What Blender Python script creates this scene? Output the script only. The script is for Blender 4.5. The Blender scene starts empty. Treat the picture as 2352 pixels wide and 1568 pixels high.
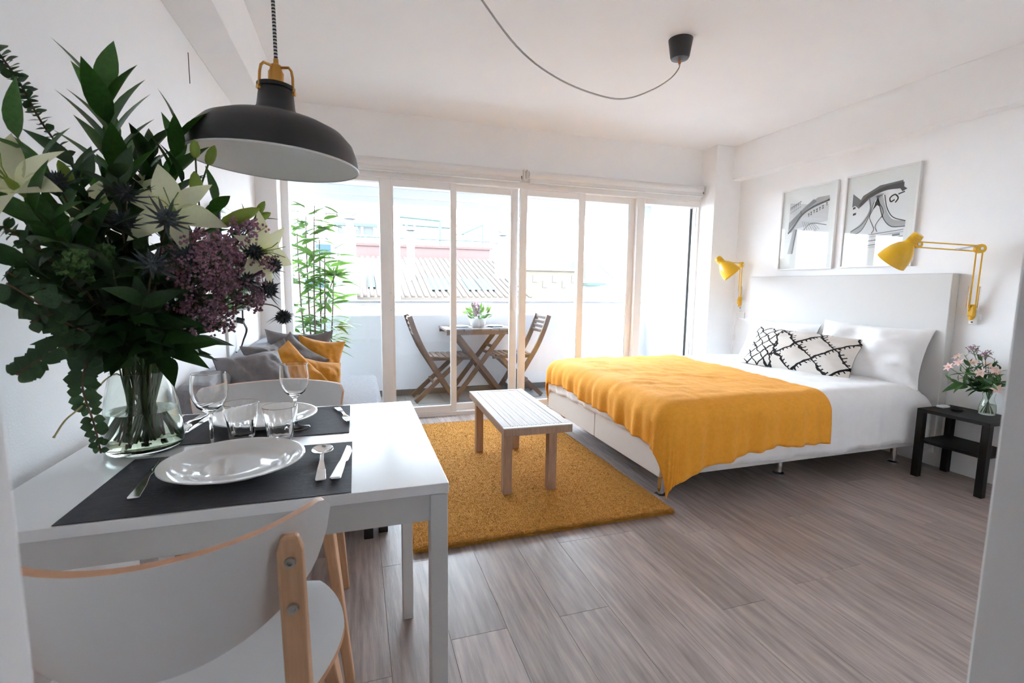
import bpy, math, random
import numpy as np
from mathutils import Vector, Matrix, Euler, noise
random.seed(7)
R = math.radians
SC = bpy.context.scene
COL = SC.collection
# ------------------------------------------------------------------ camera, world, exposure
FPX, YAW, PIT, ROL, CAMH = 1106.6, 0.31351, 0.11462, 0.01265, 1.12
_f = Vector((math.sin(YAW)*math.cos(PIT), math.cos(YAW)*math.cos(PIT), -math.sin(PIT)))
_r = Vector((math.cos(YAW), -math.sin(YAW), 0)); _u = _r.cross(_f)
_r2 = math.cos(ROL)*_r + math.sin(ROL)*_u; _u2 = -math.sin(ROL)*_r + math.cos(ROL)*_u
CAM = Vector((0, 0, CAMH))
def at(px, py, Y=None, X=None, Z=None):
    """a point of the room seen at a photograph pixel, on the plane y=Y, x=X or z=Z"""
    d = ((px-1176)*_r2 - (py-784)*_u2)/FPX + _f
    t = (Y/d.y) if Y is not None else ((X/d.x) if X is not None else (Z-CAMH)/d.z)
    return CAM + d*t
cam = bpy.data.objects.new('camera', bpy.data.cameras.new('camera')); COL.objects.link(cam)
cam.matrix_world = Matrix(((_r2.x,_u2.x,-_f.x,0),(_r2.y,_u2.y,-_f.y,0),(_r2.z,_u2.z,-_f.z,CAMH),(0,0,0,1)))
cam.data.sensor_width = 36; cam.data.lens = 36*FPX/2352; cam.data.clip_start = .02; cam.data.clip_end = 300
cam.data.dof.use_dof = True; cam.data.dof.focus_distance = 2.0; cam.data.dof.aperture_fstop = 7.1
SC.camera = cam
w = bpy.data.worlds.new('overcast_sky'); SC.world = w; w.use_nodes = True
w.node_tree.nodes['Background'].inputs[0].default_value = (.80, .91, 1.05, 1)
w.node_tree.nodes['Background'].inputs[1].default_value = 6.0
SC.cycles.max_bounces = 16; SC.cycles.diffuse_bounces = 12; SC.cycles.glossy_bounces = 6; SC.cycles.transmission_bounces = 12; SC.cycles.transparent_max_bounces = 24
SC.view_settings.view_transform = 'Standard'; SC.view_settings.look = 'None'
SC.view_settings.exposure = 2.12; SC.view_settings.gamma = 1; SC.view_settings.use_curve_mapping = False

# ------------------------------------------------------------------ materials
MATS = {}
def srgb(r, g, b):
    return tuple(((c/255)/12.92 if c/255 <= .04045 else ((c/255+.055)/1.055)**2.4) for c in (r, g, b))
def M(name, col, rough=.5, metal=0., var=0., vs=8., bump=0., bs=60., stretch=(1,1,1), spec=.5, coat=0., sheen=0., sss=0., objrand=0., trans=0., alpha=1.):
    m = bpy.data.materials.new(name); m.use_nodes = True; MATS[name] = m
    nt = m.node_tree; b = nt.nodes['Principled BSDF']; L = nt.links
    b.inputs['Base Color'].default_value = (*col, 1); b.inputs['Roughness'].default_value = rough
    b.inputs['Metallic'].default_value = metal; b.inputs['Specular IOR Level'].default_value = spec
    b.inputs['Coat Weight'].default_value = coat; b.inputs['Sheen Weight'].default_value = sheen
    b.inputs['Transmission Weight'].default_value = trans
    tc = nt.nodes.new('ShaderNodeTexCoord'); mp = nt.nodes.new('ShaderNodeMapping')
    mp.inputs['Scale'].default_value = stretch
    L.new(tc.outputs['Object'], mp.inputs[0]); vec = mp.outputs[0]
    if objrand:
        oi = nt.nodes.new('ShaderNodeObjectInfo'); vm = nt.nodes.new('ShaderNodeVectorMath'); vm.operation = 'ADD'
        sc = nt.nodes.new('ShaderNodeMath'); sc.operation = 'MULTIPLY'; sc.inputs[1].default_value = 37.
        L.new(oi.outputs['Random'], sc.inputs[0]); L.new(mp.outputs[0], vm.inputs[0]); L.new(sc.outputs[0], vm.inputs[1]); vec = vm.outputs[0]
    if var or objrand:
        n = nt.nodes.new('ShaderNodeTexNoise'); n.inputs['Scale'].default_value = vs; n.inputs['Detail'].default_value = 6; n.inputs['Roughness'].default_value = .6
        L.new(vec, n.inputs['Vector'])
        cr = nt.nodes.new('ShaderNodeValToRGB'); cr.color_ramp.elements[0].position = .3; cr.color_ramp.elements[1].position = .7
        cr.color_ramp.elements[0].color = (*[c*(1-var) for c in col], 1); cr.color_ramp.elements[1].color = (*[min(1, c*(1+var)) for c in col], 1)
        L.new(n.outputs['Fac'], cr.inputs[0]); out = cr.outputs[0]
        if objrand:
            mr = nt.nodes.new('ShaderNodeMapRange'); mr.inputs['To Min'].default_value = 1-objrand; mr.inputs['To Max'].default_value = 1+objrand
            L.new(oi.outputs['Random'], mr.inputs[0])
            mx = nt.nodes.new('ShaderNodeVectorMath'); mx.operation = 'SCALE'
            L.new(out, mx.inputs[0]); L.new(mr.outputs[0], mx.inputs['Scale']); out = mx.outputs[0]
        L.new(out, b.inputs['Base Color'])
    if bump:
        n2 = nt.nodes.new('ShaderNodeTexNoise'); n2.inputs['Scale'].default_value = bs; n2.inputs['Detail'].default_value = 4
        L.new(vec, n2.inputs['Vector']); bp = nt.nodes.new('ShaderNodeBump'); bp.inputs['Strength'].default_value = bump; bp.inputs['Distance'].default_value = .004
        L.new(n2.outputs['Fac'], bp.inputs['Height']); L.new(bp.outputs[0], b.inputs['Normal'])
    return m
def glassmat(name, tint=(1, 1, 1), ior=1.45, rough=0.):
    m = bpy.data.materials.new(name); m.use_nodes = True; nt = m.node_tree; nt.nodes.remove(nt.nodes['Principled BSDF'])
    g = nt.nodes.new('ShaderNodeBsdfGlass'); g.inputs['Color'].default_value = (*tint, 1); g.inputs['IOR'].default_value = ior; g.inputs['Roughness'].default_value = rough
    nt.links.new(g.outputs[0], nt.nodes['Material Output'].inputs[0]); return m
def panemat(name, refl=1.0, tint=(.985, .995, .99), ior=1.5):
    """thin window pane: clear with Fresnel reflection"""
    m = bpy.data.materials.new(name); m.use_nodes = True; nt = m.node_tree; nt.nodes.remove(nt.nodes['Principled BSDF'])
    t = nt.nodes.new('ShaderNodeBsdfTransparent'); t.inputs[0].default_value = (*tint, 1)
    g = nt.nodes.new('ShaderNodeBsdfGlossy'); g.inputs['Roughness'].default_value = .0
    fr = nt.nodes.new('ShaderNodeFresnel'); ge = nt.nodes.new('ShaderNodeNewGeometry'); mr = nt.nodes.new('ShaderNodeMapRange')
    mr.inputs['To Min'].default_value = ior; mr.inputs['To Max'].default_value = 1/ior; nt.links.new(ge.outputs['Backfacing'], mr.inputs[0]); nt.links.new(mr.outputs[0], fr.inputs[0])
    mu = nt.nodes.new('ShaderNodeMath'); mu.operation = 'MULTIPLY'; mu.inputs[1].default_value = refl
    mx = nt.nodes.new('ShaderNodeMixShader'); L = nt.links
    L.new(fr.outputs[0], mu.inputs[0]); L.new(mu.outputs[0], mx.inputs[0]); L.new(t.outputs[0], mx.inputs[1]); L.new(g.outputs[0], mx.inputs[2])
    L.new(mx.outputs[0], nt.nodes['Material Output'].inputs[0]); return m
def leafmat(name, col, var=.35, rough=.38, tl=.25):
    m = M(name, col, rough=rough, var=var, vs=14, objrand=.3); nt = m.node_tree; b = nt.nodes['Principled BSDF']
    t = nt.nodes.new('ShaderNodeBsdfTranslucent'); t.inputs[0].default_value = (min(1, col[0]*1.6), min(1, col[1]*1.6), col[2]*.8, 1)
    mx = nt.nodes.new('ShaderNodeMixShader'); mx.inputs[0].default_value = tl
    nt.links.new(b.outputs[0], mx.inputs[1]); nt.links.new(t.outputs[0], mx.inputs[2]); nt.links.new(mx.outputs[0], nt.nodes['Material Output'].inputs[0]); return m

WALL = M('wall_paint', (.90, .90, .90), .75, var=.015, vs=3, bump=.12, bs=180)
CEIL = M('ceiling_paint', (.885, .885, .885), .8, var=.015, vs=2, bump=.08, bs=140)
HALL = M('hall_paint', (.90, .90, .90), .8, bump=.1, bs=160)
ALU = M('white_aluminium', (.88, .87, .86), .38, var=.01)
BLACKGAP = M('rubber_seal', (.03, .03, .03), .6)
PANE = panemat('window_pane')
PICGLASS = panemat('picture_glass', .9)
STUCCO = M('balcony_render', (.74, .755, .80), .85, var=.02, vs=4, bump=.1, bs=120)
DECK = M('balcony_tile', (.22, .22, .22), .6, var=.08, vs=6)
SKIRTM = M('grey_skirting', (.10, .10, .10), .6, var=.1)
TABLEW = M('white_melamine', (.84, .85, .86), .23, spec=.5)
TABLEF = M('white_steel', (.62, .62, .61), .4)
CHAIRW = M('white_lacquer', (.68, .675, .67), .38)
BIRCH = M('birch', srgb(205, 160, 122), .5, var=.12, vs=6, stretch=(14, 14, 1.2), bump=.05)
BIRCHEDGE = M('birch_ply_edge', srgb(200, 152, 118), .55, var=.12, vs=30)
SCREW = M('screw_steel', (.45, .43, .4), .35, 1)
STEEL = M('cutlery_steel', (.82, .81, .80), .12, 1)
CHROME = M('chrome', (.75, .75, .76), .12, 1)
CERAM = M('white_ceramic', (.80, .79, .77), .12, coat=.4)
MATB = M('placemat_weave', srgb(62, 62, 68), .7, var=.5, vs=30, stretch=(1, 9, 1), bump=.8, bs=120)
GLASS = glassmat('clear_glass'); VGLASS = glassmat('vase_glass', (.97, .99, .975)); WATER = glassmat('vase_water', (.93, .96, .9), 1.33)
SHADEB = M('lamp_black', (.025, .025, .027), .42, var=.1)
SHADEW = M('lamp_white', (.78, .78, .75), .5)
BRASS = M('brass', srgb(200, 150, 80), .28, 1)
CORDB = M('striped_cord', (.1, .1, .1), .8)
CORDW = M('pale_cord', (.5, .5, .48), .7)
YEL = M('yellow_enamel', srgb(236, 184, 20), .35, coat=.3)
YELP = M('yellow_plastic', srgb(225, 170, 25), .4)
BLK = M('black_plastic', (.02, .02, .02), .4)
WPL = M('white_plastic', (.8, .8, .79), .4)
SOFA = M('grey_sofa_fabric', srgb(136, 138, 144), .95, var=.14, vs=60, bump=.3, bs=350, sheen=.2)
GREYP = M('grey_cushion_fabric', srgb(112, 108, 108), .9, var=.1, vs=25, bump=.25, bs=250, sheen=.3)
MUSTP = M('mustard_cushion_fabric', srgb(205, 138, 40), .9, var=.1, vs=25, bump=.25, bs=250, sheen=.15)
DARKW = M('dark_stained_wood', (.018, .014, .012), .45)
RUGM = M('mustard_wool', srgb(194, 141, 62), .95, var=.2, vs=45, bump=.6, bs=200)
BENCHT = M('whitewashed_wood', srgb(176, 166, 158), .6, var=.14, vs=5, stretch=(30, 2, 8), bump=.2, objrand=.07)
BENCHE = M('whitewash_edge', srgb(205, 202, 198), .6, var=.06, vs=8, stretch=(8, 8, 8))
BENCHL = M('oak_leg', srgb(176, 146, 122), .6, var=.15, vs=5, stretch=(20, 20, 2))
LEATH = M('white_leatherette', (.74, .725, .70), .45, bump=.08, bs=120)
LINEN = M('white_linen', (.88, .88, .885), .9, var=.02, vs=20, bump=.15, bs=160, sheen=.2)
THROW = M('saffron_gauze', srgb(248, 171, 53), .9, var=.06, vs=40, stretch=(1, 2.2, 1), bump=.45, bs=130, sheen=.05)
HEADB = M('white_headboard', (.66, .65, .635), .85, spec=.1)
BLACKW = M('black_brown_wood', (.006, .0055, .0055), .5, var=.1, spec=.3)
FRAMEW = M('picture_frame_white', (.76, .75, .74), .4)
PASSE = M('passepartout', (.8, .8, .795), .8)
TEAK = M('weathered_teak', srgb(88, 66, 52), .7, var=.28, vs=5, stretch=(6, 6, 6), bump=.3)
TEAKT = M('weathered_teak_slat', srgb(92, 78, 70), .7, var=.2, vs=6, bump=.3, objrand=.1)
SCREENM = M('tv_glass', (.008, .008, .009), .06, spec=.8)
LEAF = leafmat('glossy_leaf', srgb(50, 90, 36)); LEAFD = leafmat('dark_leaf', srgb(38, 66, 34)); EUCA = leafmat('eucalyptus_leaf', srgb(52, 78, 50), rough=.6)
LEAFL = leafmat('light_leaf', srgb(120, 150, 60)); BAMB = leafmat('bamboo_leaf', srgb(74, 106, 54), tl=.4)
STEMM = M('green_stem', srgb(70, 92, 44), .6, var=.2); STEMB = M('brown_stem', srgb(96, 72, 50), .7, var=.2); CANE = M('bamboo_cane', srgb(100, 70, 60), .6, var=.15)
PETAL = leafmat('lily_petal', srgb(238, 240, 212), .06, .6, .35); BUD = leafmat('lily_bud', srgb(150, 172, 84), .15, .5, .3)
THIS = leafmat('thistle', srgb(72, 80, 84), .2, .7, .15); STAT = leafmat('statice', srgb(160, 122, 146), .3, .8, .3)
PINK = leafmat('pink_petal', srgb(244, 206, 212), .1, .6, .35); LILAC = leafmat('lilac_petal', srgb(128, 100, 134), .15, .7, .4); HYDR = leafmat('pale_green_petal', srgb(84, 116, 66), .15, .7, .35)
ROOFT = M('roof_tile', (.07, .055, .043), .85, var=.2, vs=3); ROOFW = M('pale_plaster', (.22, .215, .2), .9, var=.03); ROSE = M('rose_plaster', (.08, .05, .045), .9, var=.05); CREAM = M('cream_plaster', (.09, .073, .053), .9, var=.05)
SKYL = M('skylight_glass', (.035, .06, .072), .9, spec=.1); GREENM = M('green_steel', (.025, .05, .045), .6); GREYM = M('grey_metal', (.04, .04, .042), .6)

# ------------------------------------------------------------------ mesh helpers
OFF = {}
class MB:
    def __init__(s): s.v, s.f, s.mi, s.uv = [], [], [], None
    def add(s, vs, fs, mi=0):
        k = len(s.v); s.v += [tuple(v) for v in vs]; s.f += [tuple(i+k for i in f) for f in fs]; s.mi += [mi]*len(fs); return s
    def box(s, x0, x1, y0, y1, z0, z1, mi=0):
        return s.add([(x0,y0,z0),(x1,y0,z0),(x1,y1,z0),(x0,y1,z0),(x0,y0,z1),(x1,y0,z1),(x1,y1,z1),(x0,y1,z1)],
                     [(0,3,2,1),(4,5,6,7),(0,1,5,4),(1,2,6,5),(2,3,7,6),(3,0,4,7)], mi)
    def bar(s, a, b, w, h, up=(0, 0, 1), w2=None, h2=None, mi=0):
        a, b = Vector(a), Vector(b); d = (b-a).normalized(); x = d.cross(Vector(up))
        if x.length < 1e-4: x = d.cross(Vector((1, 0, 0)))
        x.normalize(); y = x.cross(d); vs = []
        for p, ww, hh in ((a, w, h), (b, w2 or w, h2 or h)):
            vs += [p+x*sx*ww/2+y*sy*hh/2 for sx, sy in ((-1,-1),(1,-1),(1,1),(-1,1))]
        return s.add(vs, [(3,2,1,0),(4,5,6,7),(0,1,5,4),(1,2,6,5),(2,3,7,6),(3,0,4,7)], mi)
    def tube(s, pts, r, n=8, cap=True, mi=0):
        pts = [Vector(p) for p in pts]; N = len(pts); rs = r if isinstance(r, (list, tuple)) else [r]*N
        x = None; vs = []
        for i, p in enumerate(pts):
            d = (pts[min(i+1, N-1)]-pts[max(i-1, 0)]).normalized()
            if x is None:
                x = d.cross(Vector((0, 0, 1)));
                if x.length < .05: x = d.cross(Vector((1, 0, 0)))
            x = (x-d*x.dot(d)).normalized(); y = d.cross(x)
            vs += [p+(x*math.cos(a)+y*math.sin(a))*rs[i] for a in [2*math.pi*k/n for k in range(n)]]
        fs = [(i*n+k, i*n+(k+1) % n, (i+1)*n+(k+1) % n, (i+1)*n+k) for i in range(N-1) for k in range(n)]
        if cap: fs += [tuple(range(n-1, -1, -1)), tuple(range((N-1)*n, N*n))]
        return s.add(vs, fs, mi)
    def lathe(s, prof, n=32, c=(0, 0, 0), mod=None, mi=0, M4=None):
        vs = []; fs = []; m = len(prof)
        for i, (r, z) in enumerate(prof):
            for k in range(n):
                a = 2*math.pi*k/n; rr = max(r, 1e-5)*(mod(a, i, z) if mod else 1)
                p = Vector((rr*math.cos(a), rr*math.sin(a), z))
                if M4: p = M4 @ p
                vs.append(p+Vector(c))
        for i in range(m-1):
            for k in range(n): fs.append((i*n+k, i*n+(k+1) % n, (i+1)*n+(k+1) % n, (i+1)*n+k))
        return s.add(vs, fs, mi)
    def poly(s, pts, mi=0):
        return s.add(pts, [tuple(range(len(pts)))], mi)
    def prism(s, outline, z0, z1, mi=0, T=None):
        n = len(outline); vs = [(x, y, z0) for x, y in outline]+[(x, y, z1) for x, y in outline]
        if T: vs = [T @ Vector(v) for v in vs]
        return s.add(vs, [tuple(range(n-1, -1, -1)), tuple(range(n, 2*n))]+[(i, (i+1) % n, n+(i+1) % n, n+i) for i in range(n)], mi)
    def grid(s, fn, nu, nv, mi=0, flip=False):
        vs = [fn(i/nu, j/nv) for i in range(nu+1) for j in range(nv+1)]
        fs = []
        for i in range(nu):
            for j in range(nv):
                q = (i*(nv+1)+j, (i+1)*(nv+1)+j, (i+1)*(nv+1)+j+1, i*(nv+1)+j+1); fs.append(q[::-1] if flip else q)
        return s.add(vs, fs, mi)
    def ribbon(s, pts, ws, th, mi=0):
        vs = []
        for i, p in enumerate(pts):
            p = Vector(p); d = (Vector(pts[min(i+1, len(pts)-1)])-Vector(pts[max(i-1, 0)])).normalized(); x = d.cross(Vector((0, 0, 1))).normalized(); nz = x.cross(d)
            vs += [p-x*ws[i]/2-nz*th/2, p+x*ws[i]/2-nz*th/2, p+x*ws[i]/2+nz*th/2, p-x*ws[i]/2+nz*th/2]
        N = len(pts); fs = [(i*4+k, i*4+(k+1) % 4, i*4+4+(k+1) % 4, i*4+4+k) for i in range(N-1) for k in range(4)]
        return s.add(vs, fs+[(3, 2, 1, 0), (N*4-4, N*4-3, N*4-2, N*4-1)], mi)
    def mesh(s, name, mats, smooth=False, off=None):
        me = bpy.data.meshes.new(name); o = off or Vector((0, 0, 0))
        me.from_pydata([(v[0]-o[0], v[1]-o[1], v[2]-o[2]) for v in s.v], [], s.f)
        for m in (mats if isinstance(mats, (list, tuple)) else [mats]): me.materials.append(m)
        if isinstance(mats, (list, tuple)) and len(mats) > 1: me.polygons.foreach_set('material_index', s.mi)
        if smooth: me.polygons.foreach_set('use_smooth', [True]*len(me.polygons))
        if s.uv:
            ul = me.uv_layers.new(name='UVMap')
            for lp in me.loops: ul.data[lp.index].uv = s.uv[lp.vertex_index]
        me.update(); return me
    def build(s, name, mats, parent=None, smooth=False, bevel=0., seg=2, subd=0, off=None, solid=0.):
        if parent is not None: off = OFF.get(parent.name, Vector((0, 0, 0)))
        me = s.mesh(name, mats, smooth, off)
        o = bpy.data.objects.new(name, me); COL.objects.link(o)
        if parent is not None: o.parent = parent; OFF[o.name] = off
        elif off: o.location = off; OFF[o.name] = Vector(off)
        if solid: md = o.modifiers.new('solid', 'SOLIDIFY'); md.thickness = solid; md.offset = 0
        if bevel: md = o.modifiers.new('bevel', 'BEVEL'); md.width = bevel; md.segments = seg; md.limit_method = 'ANGLE'; md.angle_limit = R(40)
        if subd: md = o.modifiers.new('subd', 'SUBSURF'); md.levels = subd; md.render_levels = subd
        if smooth and not subd: 
            try: o.data.set_sharp_from_angle(angle=R(45))
            except Exception: pass
        return o
def tag(o, label=None, cat=None, group=None, kind=None):
    if label: o['label'] = label
    if cat: o['category'] = cat
    if group: o['group'] = group
    if kind: o['kind'] = kind
    return o
def thing(name, label, cat, loc=(0, 0, 0), rz=0., group=None, local=False):
    """Empty at the base; parts are given in room coordinates unless local"""
    o = bpy.data.objects.new(name, None); COL.objects.link(o); o.location = loc; o.rotation_euler = (0, 0, rz); o.empty_display_size = .05
    OFF[o.name] = Vector((0, 0, 0)) if local else Vector(loc)
    return tag(o, label, cat, group)
def copy_tree(o, parent=None):
    c = o.copy(); COL.objects.link(c); c.parent = parent
    for ch in list(o.children): copy_tree(ch, c)
    return c
def struct(name, mb, mat, **k): return tag(mb.build(name, mat, **k), kind='structure')
def place(me, name, parent, loc, d, n, s=1., sx=None):
    """a shared mesh (length +Y, face +Z) put at loc, pointing along d"""
    o = bpy.data.objects.new(name, me); COL.objects.link(o)
    d = Vector(d).normalized(); n = Vector(n); x = d.cross(n)
    if x.length < 1e-3: x = d.cross(Vector((1, .3, .2)))
    x.normalize(); z = x.cross(d)
    o.parent = parent; l = Vector(loc)-OFF.get(parent.name, Vector((0, 0, 0)))
    sx = sx or s
    o.matrix_local = Matrix(((x.x*sx, d.x*s, z.x*s, l.x), (x.y*sx, d.y*s, z.y*s, l.y), (x.z*sx, d.z*s, z.z*s, l.z), (0, 0, 0, 1)))
    OFF[o.name] = OFF.get(parent.name, Vector((0, 0, 0)))
    return o
def bez(a, b, c, n=10):
    a, b, c = Vector(a), Vector(b), Vector(c)
    return [a*(1-t)**2+b*2*t*(1-t)+c*t*t for t in [i/n for i in range(n+1)]]
def catrom(P, n=6):
    P = [Vector(p) for p in P]; Q = [P[0]*2-P[1]]+P+[P[-1]*2-P[-2]]; out = []
    for i in range(1, len(Q)-2):
        for k in range(n):
            t = k/n; a, b, c, d = Q[i-1:i+3]
            out.append(.5*((2*b)+(c-a)*t+(2*a-5*b+4*c-d)*t*t+(3*b-a-3*c+d)*t**3))
    return out+[P[-1]]
def lerp_tab(tab, x):
    if x <= tab[0][0]: return tab[0][1]
    for (a, b), (c, d) in zip(tab, tab[1:]):
        if x <= c: return b+(d-b)*(x-a)/(c-a)
    return tab[-1][1]
def nz(x, y, z=0.): return noise.noise(Vector((x, y, z)))

# ------------------------------------------------------------------ room shell
XL, XR, YW, ZC = -.655, 3.53, 4.05, 2.45
DY = .28                     # the doorway wall's room face
fl = struct('floor', MB().box(XL-.1, XR+.1, -2.2, YW+.02, -.12, -.012), M('floor_screed', (.05, .045, .04), .9))
FLOORM = M('grey_oak_vinyl', srgb(158, 145, 139), .4, var=.34, vs=5, stretch=(11, .8, 1), bump=.12, bs=30, objrand=.15)
pl = {}
for k in range(-5, 18):
    x0 = .262+.188*k; x1 = x0+.188; x0 = max(x0, XL); x1 = min(x1, XR)
    if x1-x0 < .02: continue
    ph = 1.40 if k in (0, 2) else random.uniform(0, 1.22)
    if k == 1: ph = .72
    if k == 3: ph = .62
    ys = [y for y in [ph+1.22*j for j in range(-5, 6)] if -1.3 < y < YW-.05]
    ys = [-1.4]+ys+[YW-.01]
    for a, b in zip(ys, ys[1:]):
        if b-a < .03: continue
        key = (round(x1-x0, 3), round(b-a, 3))
        if key not in pl:
            g, c = .0003, .0007; w2, h2 = (x1-x0)/2-g, (b-a)/2-g
            vs = [(-w2,-h2,-.012),(w2,-h2,-.012),(w2,h2,-.012),(-w2,h2,-.012),(-w2,-h2,-c),(w2,-h2,-c),(w2,h2,-c),(-w2,h2,-c),(-w2+c,-h2+c,0),(w2-c,-h2+c,0),(w2-c,h2-c,0),(-w2+c,h2-c,0)]
            fs = [(8,9,10,11)]+[(i, (i+1) % 4, 4+(i+1) % 4, 4+i) for i in range(4)]+[(4+i, 4+(i+1) % 4, 8+(i+1) % 4, 8+i) for i in range(4)]
            pl[key] = MB().add(vs, fs).mesh('plank', FLOORM)
        o = bpy.data.objects.new('plank', pl[key]); COL.objects.link(o); o.parent = fl; o.location = ((x0+x1)/2, (a+b)/2, 0)
struct('ceiling', MB().box(XL-.1, XR+.1, -2.2, 4.3, ZC, ZC+.15), CEIL)
struct('wall_left', MB().box(XL-.12, XL, -2.2, 4.3, -.1, ZC), WALL)
struct('wall_right', MB().box(XR, XR+.12, -2.2, 4.3, -.1, ZC), WALL)
struct('trim_1', MB().box(XL, -.472, DY, YW+.1, 2.14, ZC), WALL, bevel=.004)       # beam along the left wall
struct('trim_2', MB().box(3.43, XR, DY, YW+.1, 2.14, ZC), WALL, bevel=.004)       # beam along the bed wall
struct('trim_3', MB().box(XL, -.515, 3.85, 4.2, 0, ZC), WALL, bevel=.004)         # pilaster by the sofa
struct('trim_4', MB().box(3.235, XR, 3.85, 4.2, 0, ZC), WALL, bevel=.004)         # pilaster by the bed
struct('wall_window', MB().box(XL, XR, YW, 4.2, 2.0, ZC), WALL)
# doorway wall the photographer looks through, and the hall behind
struct('wall_door_left', MB().box(XL-.1, -.155, .14, DY, -.1, ZC).box(XL-.1, -.165, .05, .14, -.1, ZC), HALL, bevel=.004)
struct('wall_door_right', MB().box(.575, XR+.1, .05, DY, -.1, ZC), HALL, bevel=.003)
struct('wall_door_top', MB().box(-.155, .575, .05, DY, 2.1, ZC), HALL)
struct('wall_hall', MB().box(XL-.1, XR+.1, -2.3, -2.2, -.1, ZC), HALL)

# window wall: fixed panes and four sliding doors, white aluminium
def frame_rect(x0, x1, z0, z1, y0, y1, sl, sr, sb, st):
    m = MB(); m.box(x0, x0+sl, y0, y1, z0, z1).box(x1-sr, x1, y0, y1, z0, z1).box(x0+sl, x1-sr, y0, y1, z0, z0+sb).box(x0+sl, x1-sr, y0, y1, z1-st, z1); return m
def pane(x0, x1, z0, z1, y, parent): return MB().box(x0, x1, y-.002, y+.002, z0, z1).build('pane', PANE, parent)
def seal(x0, x1, z0, z1, y, parent):
    MB().box(x0-.004, x0, y, y+.006, z0, z1).box(x1, x1+.004, y, y+.006, z0, z1).box(x0, x1, y, y+.006, z1, z1+.004).box(x0, x1, y, y+.006, z0-.004, z0).build('seal', BLACKGAP, parent)
struct('trim_5', MB().box(-.53, 3.30, YW-.012, YW+.11, 1.955, 2.005).box(-.53, 3.30, YW-.012, YW+.11, 0, .03), ALU, bevel=.003)   # head and sill tracks
w1 = struct('window_1', frame_rect(-.525, .285, .03, 1.955, YW, YW+.09, .061, .09, .05, .03), ALU, bevel=.004)
pane(-.464, .195, .08, 1.925, YW+.05, w1); seal(-.464, .195, .08, 1.925, YW+.03, w1)
def slider(n, x0, x1, y, sl, sr, hx):
    d = struct('door_%d' % n, frame_rect(x0, x1, .03, 1.955, y, y+.035, sl, sr, .055, .055), ALU, bevel=.003)
    pane(x0+sl, x1-sr, .085, 1.90, y+.018, d); seal(x0+sl, x1-sr, .085, 1.90, y+.004, d)
    if hx: 
        MB().box(hx-.011, hx+.011, y-.006, y+.001, .90, 1.06).build('handle', ALU, d, bevel=.003)
        for z in (.912, 1.048): MB().lathe([(0, 0), (.004, 0), (.004, .002), (0, .002)], 10, (hx, y-.009, z)).build('screw', BLACKGAP, d)
    return d
slider(1, .245, .815, YW+.005, .058, .05, .272); slider(2, .775, 1.372, YW+.05, .044, .068, None)
slider(3, 1.376, 1.998, YW+.005, .064, .06, None); slider(4, 1.945, 2.545, YW+.05, .05, .07, None)
MB().box(1.317, 1.339, YW+.044, YW+.05, .90, 1.06).build('handle', ALU, bpy.data.objects['door_2'], bevel=.002)
MB().box(2.497, 2.519, YW+.044, YW+.05, .90, 1.06).build('handle', ALU, bpy.data.objects['door_4'], bevel=.002)
w2 = struct('window_2', frame_rect(2.535, 3.295, .03, 1.955, YW, YW+.09, .08, .075, .05, .05), ALU, bevel=.004)
pane(2.615, 3.22, .08, 1.905, YW+.05, w2); seal(2.615, 3.22, .08, 1.905, YW+.03, w2)
# roller blinds
for (a, b, lab) in ((-.51, 1.383, 'rolled up white roller blind above the sliding doors beside the sofa'), (1.405, 3.232, 'rolled up white roller blind above the doors beside the bed')):
    t = thing('roller_blind', lab, 'blind', ((a+b)/2, 4.0, 2.0), group=None)
    MB().tube([(a+.02, 4.0, 2.062), (b-.02, 4.0, 2.062)], .034, 20).build('roll', FRAMEW, t, smooth=True)
    MB().box(a+.03, b-.03, 3.985, 3.993, 1.998, 2.05).tube([(a+.03, 3.989, 2.0), (b-.03, 3.989, 2.0)], .008, 8).build('hem_bar', FRAMEW, t)
    for x in (a, b-.008): MB().box(x, x+.008, 3.965, YW-.01, 2.02, 2.10).build('bracket', WPL, t, bevel=.002)
    MB().tube([(b-.03, 3.975, 2.05), (b-.028, 3.972, 2.02)], .003, 6).build('chain', GREYM, t)

# ------------------------------------------------------------------ balcony and what lies beyond
struct('balcony_floor', MB().box(-.9, 3.32, YW+.115, 5.05, -.12, 0), DECK)
for k in range(0, 12):
    MB().box(-.9+k*.36, -.9+k*.36+.355, YW+.12, YW+.46, 0, .004).build('tile', DECK, bpy.data.objects['balcony_floor'])
    MB().box(-.9+k*.36-.1, -.9+k*.36+.255, YW+.465, YW+.81, 0, .004).build('tile', DECK, bpy.data.objects['balcony_floor'])
struct('balcony_parapet', MB().box(-.9, 3.3, 4.9, 5.05, -.5, .82), STUCCO, bevel=.008)
struct('baseboard_balcony', MB().box(-.9, 3.3, 4.888, 4.902, .004, .065), SKIRTM)
struct('balcony_ceiling', MB().box(-.95, 3.4, 4.2, 5.1, 2.04, 2.2), STUCCO)
struct('balcony_lintel', MB().box(-.95, 3.4, 4.93, 5.05, 1.9, 2.04).box(-.95, 3.4, 4.9, 4.93, 1.96, 2.04), STUCCO, bevel=.004)
struct('wall_balcony_end', MB().box(3.235, 3.5, 4.11, 5.2, -.1, 2.1), STUCCO)
struct('wall_balcony_side', MB().box(-1.0, -.9, 4.11, 5.1, -.1, 2.1), STUCCO)
t = thing('balcony_railing', 'white tubular hand rail above the balcony parapet', 'railing', (1.15, 4.97, .82))
MB().tube([(-.9, 4.97, .945), (3.235, 4.97, .945)], .021, 14).build('rail', M('rail_paint', (.42, .42, .43), .5), t, smooth=True)
for x in (-.6, .26, 2.9): MB().tube([(x, 4.97, .8), (x, 4.97, .94)], .012, 10).build('post', ALU, t, smooth=True)

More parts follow.
